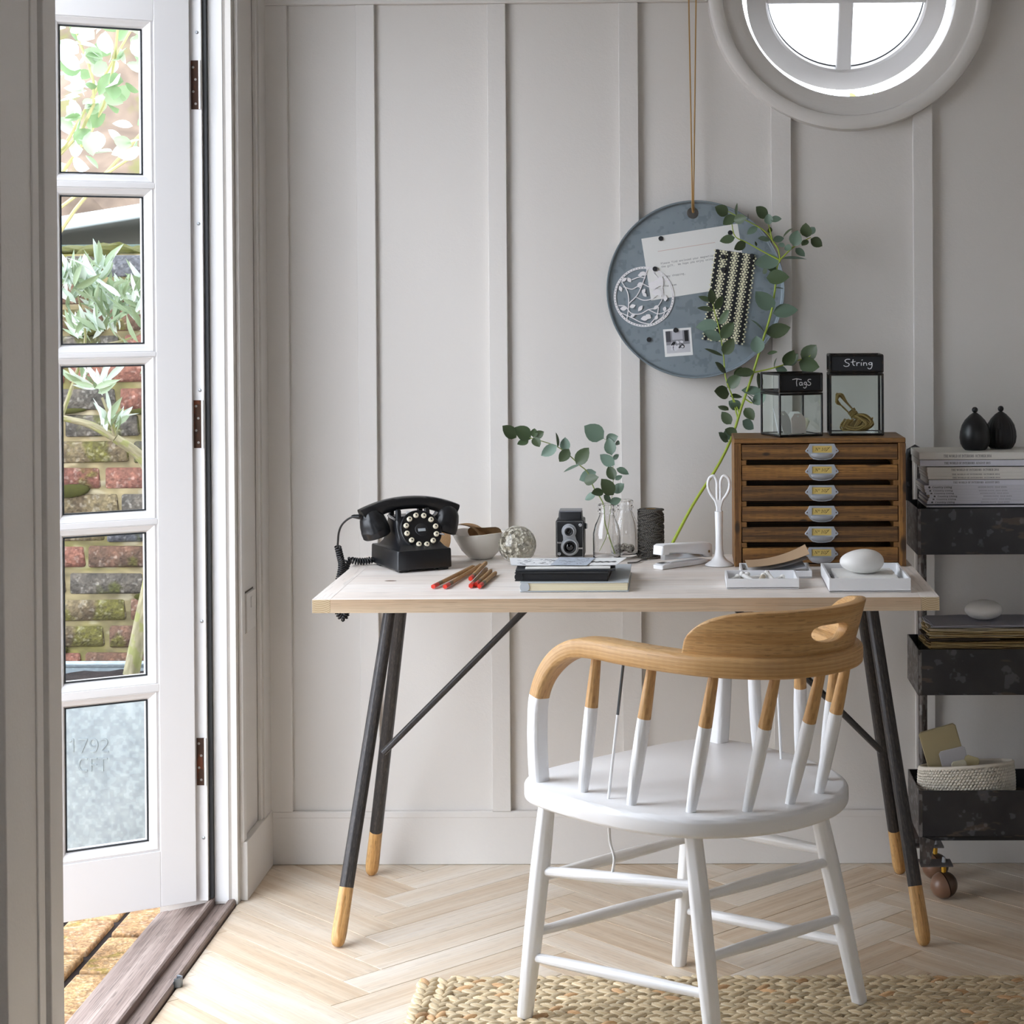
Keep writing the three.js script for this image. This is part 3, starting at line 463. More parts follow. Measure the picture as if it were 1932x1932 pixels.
// ---------------------------------------------------------------- chair
M.white = std({ color: new THREE.Color().setRGB(0.88, 0.88, 0.89), roughness: 0.33 });
M.chairOak = std({ map: rep(woodTex(hex(0xdab37f), hex(0xb98a52), { w: 1024, h: 256, streak: 0.7, pores: 0.3, rings: 3, seed: L0 }), 2.6, 7), roughness: 0.48 });
{
  const t = thing('desk_chair', 'low-back captain chair, painted white below its bare oak arm bow and crest', 'chair', [0.0434, 0, 0.9622], 0.7295);
  const vz = (v) => v - 0.2;
  // seat
  const half = [[0, -0.075], [0.12, -0.073], [0.208, -0.056], [0.257, -0.005], [0.271, 0.08], [0.267, 0.18], [0.246, 0.285], [0.196, 0.382], [0.11, 0.446], [0, 0.468]];
  const ring = [...half, ...half.slice(1, -1).reverse().map(([u, v]) => [-u, v])];
  const curve = new THREE.CatmullRomCurve3(ring.map(([u, v]) => V(u, -vz(v), 0)), true), sh = new THREE.Shape(curve.getPoints(96).slice(0, -1).map((p) => new THREE.Vector2(p.x, p.y)));
  const sg = ext(sh, 0.037, 0.011, 5).rotateX(-Math.PI / 2).translate(0, 0.403, 0);
  part('seat', creased(sg, 0.9), M.white, t);
  // the bow: arms and posts in one bent piece
  const bow = [[-0.228, 0.438, 0.0, 180], [-0.232, 0.49, 0.001, 180], [-0.234, 0.545, 0.003, 180], [-0.233, 0.598, 0.008, 180], [-0.226, 0.642, 0.024, 180], [-0.214, 0.676, 0.052, 180], [-0.203, 0.695, 0.09, 180], [-0.195, 0.700, 0.14, 178], [-0.191, 0.700, 0.21, 172], [-0.181, 0.700, 0.30, 160], [-0.155, 0.700, 0.395, 138], [-0.09, 0.700, 0.482, 112], [0, 0.700, 0.508, 90]];
  const all = [...bow, ...bow.slice(0, -1).reverse().map(([u, y, v, a]) => [-u, y, v, 180 - a])];
  const path = new THREE.CatmullRomCurve3(all.map(([u, y, v]) => V(u, y, vz(v))), false, 'centripetal'), angs = new THREE.CatmullRomCurve3(all.map(([, , , a], i) => V(a, 0, 0)), false, 'catmullrom');
  const sweep = (t0, t1, n, hw, hh) => {
    const rows = []; let acc = 0, last = null; const us = [];
    const prof = []; const rr = 0.008; for (const [cx, cy, a0] of [[1, 1, 0], [-1, 1, 90], [-1, -1, 180], [1, -1, 270]]) for (let k = 0; k <= 3; k++) { const a = (a0 + k * 30) * Math.PI / 180; prof.push([cx, cy, Math.cos(a) * rr, Math.sin(a) * rr]); }
    for (let i = 0; i <= n; i++) {
      const q = lerp(t0, t1, i / n), p = path.getPoint(q), T = path.getTangent(q), a = angs.getPoint(q).x * Math.PI / 180;
      if (last) acc += p.distanceTo(last); last = p; us.push(acc);
      let out = V(Math.cos(a), 0, Math.sin(a)); out.sub(T.clone().multiplyScalar(out.dot(T))).normalize(); const up = out.clone().cross(T).normalize(); if (up.y < 0 && Math.abs(T.y) < 0.7) up.negate();
      if (Math.abs(T.y) >= 0.7) { const want = V(0, 0, -1); if (up.dot(want) < 0) up.negate(); }
      const [w, h] = [hw(q), hh(q)];
      rows.push(prof.map(([cx, cy, dx, dy]) => p.clone().addScaledVector(out, cx * (w - 0.008) + dx).addScaledVector(up, cy * (h - 0.008) + dy)));
    }
    const g = grid(rows, true), uv = g.attributes.uv; for (let i = 0; i <= n; i++) for (let j = 0; j < prof.length; j++) uv.setXY(i * prof.length + j, us[i], j / prof.length * 0.14);
    // caps
    const idx = [...g.index.array], np = prof.length; for (const [b, s] of [[0, 1], [n * np, -1]]) for (let k = 1; k < np - 1; k++) s > 0 ? idx.push(b, b + k + 1, b + k) : idx.push(b, b + k, b + k + 1);
    g.setIndex(idx); return creased(g, 0.6);
  };
  const W = (q) => 0.016 + 0.011 * sstep(0.12, 0.3, Math.min(q, 1 - q)), Hh = (q) => 0.0155 + 0.0025 * sstep(0.1, 0.35, Math.min(q, 1 - q));
  const qs = 3.02 / 24;                                       // where bare oak meets paint, level with y = 0.60
  part('arm_bow', sweep(qs, 1 - qs, 120, W, Hh), M.chairOak, t);
  part('arm_post', sweep(0, qs, 16, W, Hh), M.white, t); part('arm_post', sweep(1 - qs, 1, 16, W, Hh), M.white, t);
  // crest: a curved board on the bow with a hand hole
  {
    const N = 72, K = 10, top = (s) => 0.0 + 0.083 * Math.pow(clamp(1 - Math.pow(Math.abs(s), 4.2)), 0.55), thick = 0.011;
    const len = 0.525, LP = path.getLength(), base = (s) => { const q = path.getUtoTmapping(0.5 + s * len / 2 / LP), p = path.getPoint(q), a = angs.getPoint(q).x * Math.PI / 180; return [p, V(Math.cos(a), 0, Math.sin(a))]; };
    const hole = (s, f) => { const x = s / 0.16, y = (f - 0.44) / 0.2 - 0.45 * (1 - x * x) * -0.35; return Math.abs(x) < 1 ? Math.hypot(x, y * (1.0)) < 1 : false; };
    // built as a shape in (arc length, height), with a real hole, then bent onto the bow
    const shp = new THREE.Shape(), P2 = []; for (let i = 0; i <= N; i++) { const s = -1 + 2 * i / N; P2.push([s * len / 2, top(s)]); }
    shp.moveTo(-len / 2, -0.002); for (let i = 1; i <= N; i++) shp.lineTo(lerp(-len / 2, len / 2, i / N), -0.002); for (let i = N; i >= 0; i--) shp.lineTo(P2[i][0], Math.max(P2[i][1], 0));
    const ho = new THREE.Path(), hp = []; for (let k = 0; k < 40; k++) { const a = k / 40 * Math.PI * 2, x = 0.041 * Math.cos(a), dip = 0.008 * (1 - (x / 0.041) ** 2), y = 0.040 + (Math.sin(a) > 0 ? 0.02 * Math.sin(a) - dip * 0.9 * Math.sin(a) : 0.0185 * Math.sin(a)); hp.push(new THREE.Vector2(x, y)); } ho.setFromPoints(hp); shp.holes.push(ho);
    // triangulate finely: sample a grid of thin strips by clipping is overkill; extrude with many columns instead
    const g0 = new THREE.ExtrudeGeometry(shp, { depth: 2 * thick - 0.006, bevelEnabled: true, bevelThickness: 0.003, bevelSize: 0.003, bevelOffset: -0.003, bevelSegments: 3, curveSegments: 12 });
    let g = g0.index ? g0.toNonIndexed() : g0;
    const split = (g) => { const p = g.attributes.position.array, out = []; for (let i = 0; i < p.length; i += 9) { const T = [[p[i], p[i + 1], p[i + 2]], [p[i + 3], p[i + 4], p[i + 5]], [p[i + 6], p[i + 7], p[i + 8]]]; const st = [T]; while (st.length) { const t3 = st.pop(), e = [0, 1, 2].map((k) => Math.abs(t3[k][0] - t3[(k + 1) % 3][0])), m = e.indexOf(Math.max(...e)); if (e[m] < 0.02) { out.push(...t3.flat()); continue; } const A = t3[m], B = t3[(m + 1) % 3], C = t3[(m + 2) % 3], Md = [0, 1, 2].map((k) => (A[k] + B[k]) / 2); st.push([A, Md, C], [Md, B, C]); } } const ng = new THREE.BufferGeometry(); ng.setAttribute('position', new THREE.Float32BufferAttribute(out, 3)); return ng; };
    g = split(g); const p = g.attributes.position, uv = new Float32Array(p.count * 2);
    for (let i = 0; i < p.count; i++) { const x = p.getX(i), y = p.getY(i), z = p.getZ(i), [b, o] = base(clamp(x / (len / 2), -1, 1)); const off = (z - thick) + 0.004 + y * 0.28; uv[i * 2] = x; uv[i * 2 + 1] = y + z; p.setXYZ(i, b.x + o.x * off, b.y + 0.0165 + y, b.z + o.z * off); }
    g.setAttribute('uv', new THREE.BufferAttribute(uv, 2)); g = mergeVertices(g, 1e-5); g.computeVertexNormals(); part('crest_rail', creased(g, 0.6), M.chairOak, t);
  }
  // spindles: white below, bare oak above
  const sp = [[-0.22, 0.118, -0.195, 0.13], [-0.212, 0.243, -0.185, 0.272], [-0.166, 0.348, -0.153, 0.398], [-0.09, 0.41, -0.088, 0.483], [0, 0.425, 0, 0.506]];
  for (const [u0, v0, u1, v1] of [...sp, ...sp.slice(0, 4).map(([a, b, c, d]) => [-a, b, -c, d])]) {
    const a = V(u0, 0.436, vz(v0)), b = V(u1, 0.690, vz(v1)), at = (f) => a.clone().lerp(b, f), R = (f) => 0.0085 + 0.0042 * Math.sin(Math.PI * Math.pow(clamp(f), 0.9)) * (1 - 0.1 * f), fs = [0, 0.1, 0.2, 0.3, 0.4, 0.5, 0.615], f2 = [0.615, 0.7, 0.8, 0.9, 1];
    const s = part('spindle', rod(fs.map(at), fs.map(R), 16), M.white, t); part('bare_tip', rod(f2.map(at), f2.map(R), 16), M.chairOak, s);
  }
  // legs
  const loc = (x, y, z) => { const dx = x - 0.0434, dz = z - 0.9622, c = Math.cos(0.7295), s = Math.sin(0.7295); return V(dx * c - dz * s, y, dx * s + dz * c); };
  const legs = { A: [loc(-0.287, 0.0145, 1.0006), V(-0.246, 0.405, vz(0.045))], B: [loc(-0.0037, 0.0, 0.689), V(0.13, 0.405, vz(0.035))], C: [loc(0.3337, 0.0145, 0.9318), V(0.163, 0.405, vz(0.33))], D: [loc(0.0587, 0.0145, 1.2152), V(-0.162, 0.405, vz(0.35))] };
  const onLeg = (k, y) => { const [f, tp] = legs[k]; return f.clone().lerp(tp, (y - f.y) / (tp.y - f.y)); };
  for (const k of 'ABCD') { const [f, tp] = legs[k], at = (q) => f.clone().lerp(tp, q); part('leg', rod([at(0), at(0.01), at(0.4), at(0.7), at(1)], [0.0138, 0.0148, 0.0178, 0.0182, 0.0155], 20), M.white, t); }
  const st = (k, ya, m, yb) => { const a = onLeg(k, ya), b = onLeg(m, yb), q = [0, 0.06, 0.3, 0.5, 0.7, 0.94, 1].map((f) => a.clone().lerp(b, f)); part('stretcher', rod(q, [0.0085, 0.0088, 0.0105, 0.011, 0.0105, 0.0088, 0.0085], 14), M.white, t); };
  st('A', 0.285, 'D', 0.312); st('A', 0.126, 'D', 0.1285); st('D', 0.293, 'C', 0.282); st('D', 0.19, 'C', 0.176); st('A', 0.170, 'B', 0.153); st('A', 0.272, 'B', 0.266); st('B', 0.117, 'C', 0.128); st('B', 0.295, 'C', 0.302);
  // tie rods from the arms through the seat to the side stretchers
  M.rodSteel = std({ color: 0x5f6468, roughness: 0.35, metalness: 0.8 });
  for (const s of [-1, 1]) {
    const a = V(s * 0.19, 0.688, vz(0.2)), b = V(s * 0.217, 0.44, vz(0.187)), m = a.clone().lerp(b, 0.4);
    const rd = part('tie_rod', rod([a, m], 0.0026, 8), M.rodSteel, t); part('painted_end', rod([m, b], 0.0027, 8), M.white, rd);
    const k = s < 0 ? onLeg('A', 0.285).lerp(onLeg('D', 0.312), 0.47) : onLeg('B', 0.295).lerp(onLeg('C', 0.302), 0.47);
    part('tie_rod', tube([V(s * 0.217, 0.41, vz(0.187)), V(s * 0.212, 0.36, vz(0.185)), V(k.x * 0.3 + s * 0.148, 0.335, k.z * 0.4), V(k.x, k.y + 0.008, k.z)], 0.0027, 8), M.white, t);
  }
  part('seat_cleat', bx(0.05, 0.02, 0.3, -0.12, 0.394, -0.02, 0.002), M.white, t); part('seat_cleat', bx(0.05, 0.02, 0.3, 0.12, 0.394, -0.02, 0.002), M.white, t);
}
// ---------------------------------------------------------------- jute rug
{
  const x0 = -0.505, x1 = 1.75, z0 = 0.79, z1 = 1.95, t = thing('jute_rug', 'chunky plaited jute rug under the white chair', 'rug', [(x0 + x1) / 2, 0.0006, (z0 + z1) / 2]);
  const jm = std({ map: rep(tex(128, 128, (u, v) => { const f = fbm(L0, u, v, 4, 40, 3); return mix3(hex(0xf6eedf), hex(0xc9ae88), f * 1.2 - 0.15); }), 1), roughness: 0.85 });
  part('backing', bx(x1 - x0 - 0.03, 0.006, z1 - z0 - 0.03, 0, 0.003, 0), std({ color: 0x5e4a30, roughness: 1 }), t);
  const lobe = new THREE.SphereGeometry(1, 8, 6), items = [], r = mulberry(71), W = 0.036;
  const plait = (ax, az, bx_, bz) => { const L = Math.hypot(bx_ - ax, bz - az), n = Math.round(L / 0.026), dx = (bx_ - ax) / L, dz = (bz - az) / L, th = Math.atan2(-dz, dx); for (let i = 0; i < n; i++) for (const s of [-1, 1]) { const d = (i + (s > 0 ? 0.5 : 0)) * L / n, o = s * W * 0.235; items.push([ax + dx * d - dz * o, az + dz * d + dx * o, th + s * 0.55 + (r() - 0.5) * 0.3]); } };
  for (let k = 0; k < 2; k++) plait(x0 + W * (k + 0.5), z0 + W * 0.4, x0 + W * (k + 0.5), z1);
  for (let z = z0 + W / 2; z < z1; z += W) plait(x0 + 2.1 * W, z, x1, z);
  const im = new THREE.InstancedMesh(lobe, jm, items.length), m4 = new THREE.Matrix4(), q = new THREE.Quaternion(), c = new THREE.Color();
  items.forEach(([x, z, a], i) => { q.setFromEuler(new THREE.Euler((r() - 0.5) * 0.4, a, (r() - 0.5) * 0.25)); const s = 0.85 + r() * 0.3; m4.compose(V(x - (x0 + x1) / 2, 0.0072 + r() * 0.0022, z - (z0 + z1) / 2), q, V(0.0205 * s, 0.0082, 0.0086 * s)); im.setMatrixAt(i, m4); const b = 0.7 + r() * 0.3, w = r() < 0.07 ? 0.8 : 1; im.setColorAt(i, c.setRGB(b, b * (0.88 + 0.08 * w) * w, b * 0.84 * w * w)); });
  im.name = 'plait'; im.userData.kind = 'stuff'; shade(im); t.add(im);
}
const TALL = {"stems":[[[-0.0158,0.782,0.262],[0.0368,0.8742,0.2243],[0.0914,0.9541,0.1921],[0.1247,1.019,0.1671],[0.1475,1.0862,0.1464],[0.174,1.1601,0.1268],[0.198,1.2361,0.115],[0.2167,1.2967,0.1119],[0.227,1.3574,0.1087],[0.2322,1.406,0.1063],[0.2384,1.4169,0.1057]],[[0.2384,1.4169,0.1057],[0.2338,1.4425,0.1045],[0.2217,1.4609,0.1037],[0.2085,1.4793,0.103],[0.1867,1.4953,0.1024],[0.1589,1.5101,0.1018],[0.1334,1.5225,0.1013],[0.1176,1.5311,0.1009]],[[0.2384,1.4169,0.1057],[0.2094,1.4317,0.1049],[0.1609,1.4589,0.1039],[0.1355,1.4725,0.1033],[0.1272,1.5079,0.1018]],[[0.2396,1.4194,0.1056],[0.2678,1.446,0.1044],[0.2911,1.4604,0.1037],[0.3094,1.4688,0.1034]],[[0.2217,1.4609,0.1037],[0.2147,1.489,0.1026],[0.21,1.5158,0.1015]],[[0.1373,1.0567,0.1555],[0.126,1.1042,0.1409],[0.1109,1.1497,0.1285],[0.1066,1.2016,0.1204],[0.0962,1.2646,0.1136],[0.0868,1.2999,0.1117],[0.0809,1.334,0.11]],[[0.174,1.1601,0.1268],[0.2214,1.1707,0.1251],[0.2713,1.1861,0.1227],[0.3041,1.1967,0.121],[0.3141,1.2112,0.1188]],[[0.1411,1.0685,0.1518],[0.1179,1.1281,0.1336]],[[0.1537,1.1016,0.1416],[0.1717,1.092,0.1445],[0.1865,1.1098,0.1391]]],"leaves":[[[0.1194,1.5235,0.1051],[0.0903,1.5406,0.1158],0.4],[[0.1354,1.5207,0.1006],[0.1076,1.499,0.1049],0.3],[[0.1321,1.5087,0.1119],[0.1619,1.515,0.1286],0.36],[[0.1399,1.5194,0.0976],[0.1411,1.5501,0.0923],0.08],[[0.163,1.5076,0.0968],[0.1668,1.5249,0.0989],0.1],[[0.2095,1.5146,0.0961],[0.182,1.5393,0.0987],0.4],[[0.2146,1.4982,0.1079],[0.2106,1.5244,0.1048],0.38],[[0.2162,1.5097,0.1079],[0.2418,1.5121,0.1148],0.36],[[0.2136,1.4797,0.0974],[0.2163,1.494,0.1033],0.5],[[0.1874,1.4943,0.1011],[0.1626,1.477,0.1023],0.24],[[0.2161,1.4636,0.1027],[0.1868,1.4664,0.1129],0.24],[[0.2218,1.4634,0.1056],[0.2483,1.4678,0.0986],0.2],[[0.2449,1.469,0.1072],[0.2645,1.4916,0.1202],0.12],[[0.2493,1.4488,0.1038],[0.2337,1.4549,0.0989],0.4],[[0.2492,1.4488,0.1052],[0.264,1.441,0.1232],0.3],[[0.2703,1.4484,0.1158],[0.2785,1.4855,0.1253],0.38],[[0.2994,1.4684,0.1137],[0.2957,1.5011,0.1287],0.4],[[0.303,1.4745,0.104],[0.3182,1.495,0.0949],0.38],[[0.3025,1.4628,0.1094],[0.2876,1.4482,0.1153],0.42],[[0.3087,1.4658,0.104],[0.335,1.4484,0.0992],0.4],[[0.2738,1.4443,0.1057],[0.2937,1.4238,0.1087],0.33],[[0.1351,1.4699,0.1023],[0.1003,1.4601,0.0996],0.18],[[0.1595,1.4581,0.1061],[0.1314,1.4419,0.1217],0.18],[[0.1839,1.4491,0.1088],[0.1812,1.4608,0.1059],0.2],[[0.2389,1.4185,0.1046],[0.178,1.4058,0.1072],0.2],[[0.2419,1.4199,0.1032],[0.3002,1.4225,0.0977],0.1],[[0.2082,1.3969,0.11],[0.1984,1.3869,0.1008],0.4],[[0.2299,1.3938,0.1096],[0.2068,1.4027,0.1092],0.3],[[0.2058,1.3766,0.1145],[0.2577,1.379,0.1264],0.36],[[0.2264,1.3533,0.1154],[0.2461,1.3517,0.1255],0.08],[[0.2234,1.3041,0.1122],[0.1813,1.3478,0.1216],0.3],[[0.2205,1.2955,0.1121],[0.2779,1.3038,0.1184],0.3],[[0.1999,1.2522,0.114],[0.1725,1.2843,0.1163],0.12],[[0.2044,1.2492,0.1094],[0.2612,1.2618,0.1052],0.2],[[0.1858,1.2037,0.1316],[0.1819,1.2445,0.127],0.55],[[0.2062,1.2034,0.1265],[0.2303,1.2049,0.1354],0.1],[[0.0816,1.3167,0.1179],[0.0789,1.3528,0.1211],0.2],[[0.0788,1.3224,0.1153],[0.0501,1.3342,0.1055],0.2],[[0.0847,1.3007,0.107],[0.0471,1.311,0.1014],0.22],[[0.0876,1.305,0.1082],[0.1053,1.3368,0.0994],0.22],[[0.0945,1.2702,0.1096],[0.0438,1.2663,0.1153],0.2],[[0.0945,1.2717,0.1106],[0.1188,1.3049,0.129],0.1],[[0.1013,1.2357,0.1214],[0.0609,1.2562,0.1268],0.24],[[0.1013,1.2385,0.1216],[0.1305,1.2759,0.1181],0.22],[[0.1066,1.2012,0.1312],[0.1295,1.2403,0.1461],0.22],[[0.1052,1.1983,0.1281],[0.0606,1.2102,0.1314],0.12],[[0.112,1.1596,0.1362],[0.0831,1.1832,0.148],0.16],[[0.1755,1.1634,0.1322],[0.1303,1.1543,0.1495],0.22],[[0.1293,1.1551,0.1331],[0.1496,1.1722,0.1328],0.2],[[0.1842,1.1604,0.1307],[0.1914,1.1168,0.125],0.26],[[0.1148,1.1262,0.1316],[0.1448,1.1554,0.1428],0.36],[[0.1186,1.1126,0.1466],[0.0824,1.1195,0.1657],0.42],[[0.2215,1.1704,0.1345],[0.2256,1.195,0.1399],0.1],[[0.225,1.1684,0.1211],[0.2522,1.1655,0.1247],0.3],[[0.2445,1.176,0.135],[0.2669,1.2117,0.1482],0.34],[[0.2536,1.1757,0.1271],[0.2766,1.203,0.1296],0.36],[[0.2872,1.1854,0.1207],[0.321,1.2197,0.1144],0.4],[[0.2787,1.1825,0.1185],[0.3235,1.1713,0.1351],0.4],[[0.1146,1.1266,0.1397],[0.0931,1.1149,0.1323],0.3],[[0.1201,1.1065,0.1417],[0.1492,1.1058,0.1312],0.12],[[0.1464,1.1204,0.1337],[0.2034,1.1149,0.145],0.1],[[0.1728,1.0895,0.1511],[0.2029,1.1153,0.1545],0.36],[[0.1606,1.1119,0.1374],[0.1774,1.1036,0.1463],0.12],[[0.174,1.0898,0.1566],[0.1583,1.1101,0.1586],0.1],[[0.1443,1.0778,0.1441],[0.1174,1.0961,0.134],0.4],[[0.1401,1.0806,0.1435],[0.1223,1.0904,0.1622],0.4],[[0.1168,1.0756,0.1535],[0.0921,1.0852,0.1683],0.1],[[0.1222,1.0442,0.1563],[0.101,1.0728,0.1527],0.36],[[0.154,1.0812,0.1545],[0.1732,1.0535,0.1711],0.3],[[0.148,1.0527,0.1568],[0.1712,1.0318,0.1469],0.42],[[0.1358,1.024,0.1753],[0.1074,1.0339,0.1726],0.36],[[0.1148,1.0051,0.1718],[0.09,1.0269,0.1818],0.2],[[0.1335,1.0306,0.1635],[0.1018,1.0158,0.1735],0.4]]} ;
const SPRIG = {"stems":[[[-0.1407,0.7646,0.2596],[-0.1522,0.7999,0.2586],[-0.1626,0.8351,0.2576],[-0.1659,0.8763,0.2565],[-0.1871,0.9113,0.2522],[-0.2012,0.9464,0.2479],[-0.2177,0.9605,0.2462],[-0.2426,0.984,0.2433],[-0.2698,1.0029,0.241],[-0.2958,1.0124,0.2399],[-0.329,1.022,0.2387],[-0.3586,1.0339,0.2373],[-0.3882,1.0458,0.2359]],[[-0.1748,0.7706,0.2594],[-0.1593,0.8034,0.2585],[-0.1532,0.8351,0.2576],[-0.1483,0.8762,0.2565],[-0.1434,0.9228,0.2508],[-0.1445,0.9695,0.245],[-0.148,0.9929,0.2422],[-0.1562,1.014,0.2396],[-0.1657,1.0199,0.2389]]],"leaves":[[[-0.3206,1.0235,0.2471],[-0.3184,1.0435,0.2402],0.42],[[-0.3207,1.0234,0.246],[-0.3056,1.0014,0.2609],0.36],[[-0.2667,1.0003,0.2496],[-0.269,1.0349,0.2491],0.12],[[-0.268,1.0054,0.249],[-0.3033,0.9818,0.2414],0.24],[[-0.2493,0.9917,0.2402],[-0.2516,1.0227,0.2416],0.38],[[-0.2408,0.9979,0.2537],[-0.2632,0.9692,0.2466],0.34],[[-0.2254,0.9636,0.2579],[-0.1938,1.0029,0.2715],0.26],[[-0.2176,0.9625,0.2604],[-0.2536,0.946,0.2601],0.12],[[-0.1814,0.9453,0.2431],[-0.2202,0.9271,0.2388],0.36],[[-0.2076,0.9241,0.2615],[-0.1773,0.9385,0.2804],0.28],[[-0.164,1.02,0.2464],[-0.2073,1.0487,0.2498],0.38],[[-0.1593,1.0141,0.2367],[-0.1343,1.0253,0.2514],0.4],[[-0.146,0.9834,0.2552],[-0.1538,1.0225,0.2462],0.36],[[-0.1375,1.0113,0.2353],[-0.1281,1.0072,0.2499],0.3],[[-0.1397,0.9618,0.2573],[-0.1729,0.9848,0.2554],0.36],[[-0.144,0.9733,0.2415],[-0.1297,0.9836,0.2433],0.3],[[-0.1413,0.9281,0.2536],[-0.1542,0.9595,0.2447],0.36],[[-0.1359,0.9541,0.258],[-0.1077,0.9429,0.2631],0.1],[[-0.1386,0.9287,0.2595],[-0.1233,0.9384,0.2549],0.3],[[-0.1423,0.8963,0.2683],[-0.1684,0.9334,0.2804],0.36],[[-0.1441,0.8998,0.2521],[-0.1204,0.9207,0.2705],0.1],[[-0.1643,0.9034,0.2608],[-0.1918,0.8999,0.2757],0.34],[[-0.1816,0.8967,0.245],[-0.2079,0.8829,0.2348],0.2],[[-0.1515,0.8781,0.2649],[-0.1259,0.888,0.2627],0.34],[[-0.1645,0.8953,0.2571],[-0.1495,0.8778,0.2501],0.3],[[-0.3593,1.0222,0.2387],[-0.3901,1.0501,0.2487],0.36],[[-0.3274,1.0189,0.2391],[-0.3615,1.0468,0.2491],0.38],[[-0.3322,1.0157,0.2395],[-0.3569,1.0055,0.2495],0.3],[[-0.3195,1.0236,0.2385],[-0.2964,1.0369,0.2485],0.34]]} ;
// ---------------------------------------------------------------- on the desk
const DY = 0.7507;
M.black = std({ color: 0x141518, roughness: 0.32 });
M.blackSatin = std({ color: 0x1a1b1e, roughness: 0.45 });
M.cream = std({ color: 0xe8e0c8, roughness: 0.6 });
M.paper = std({ color: 0xf1f0ec, roughness: 0.8 });
M.chrome = std({ color: 0xc9ccd0, roughness: 0.22, metalness: 0.95 });
M.glass = phys({ color: 0xffffff, roughness: 0.02, transmission: 1, thickness: 0.02, ior: 1.48 });
// rounded-rectangle loft: rows of [y, half x, half z, shift z, corner]
function loft(rows, n = 10) {
  const ring = (hx, hz, sz, c) => { const out = []; for (const [qx, qz, a0] of [[1, 1, 0], [-1, 1, 90], [-1, -1, 180], [1, -1, 270]]) for (let k = 0; k <= n; k++) { const a = (a0 + 90 * k / n) * Math.PI / 180; out.push([qx * (hx - c) + Math.cos(a) * c, sz + qz * (hz - c) + Math.sin(a) * c]); } return out; };
  const R = rows.map(([y, hx, hz, sz = 0, c = 0.006]) => ring(hx, hz, sz, Math.min(c, hx * 0.99, hz * 0.99)).map(([x, z]) => V(x, y, z)));
  const cap = (r) => { const c = r.reduce((a, p) => a.add(p), V(0, 0, 0)).multiplyScalar(1 / r.length); return r.map(() => c.clone()); };
  const g = grid([cap(R[0]), ...R, cap(R[R.length - 1])].reverse(), true); return creased(g, 0.55);
}
function coil(pts, R, r, pitch) {
  const c = new THREE.CatmullRomCurve3(pts.map((p) => V(...p)), false, 'centripetal'), L = c.getLength(), turns = L / pitch, N = Math.round(turns * 9), F = c.computeFrenetFrames(N), q = [];
  for (let i = 0; i <= N; i++) { const p = c.getPointAt(i / N), a = i / N * turns * Math.PI * 2; q.push(p.addScaledVector(F.normals[i], Math.cos(a) * R).addScaledVector(F.binormals[i], Math.sin(a) * R)); }
  return new THREE.TubeGeometry(new THREE.CatmullRomCurve3(q), N, r, 6);
}
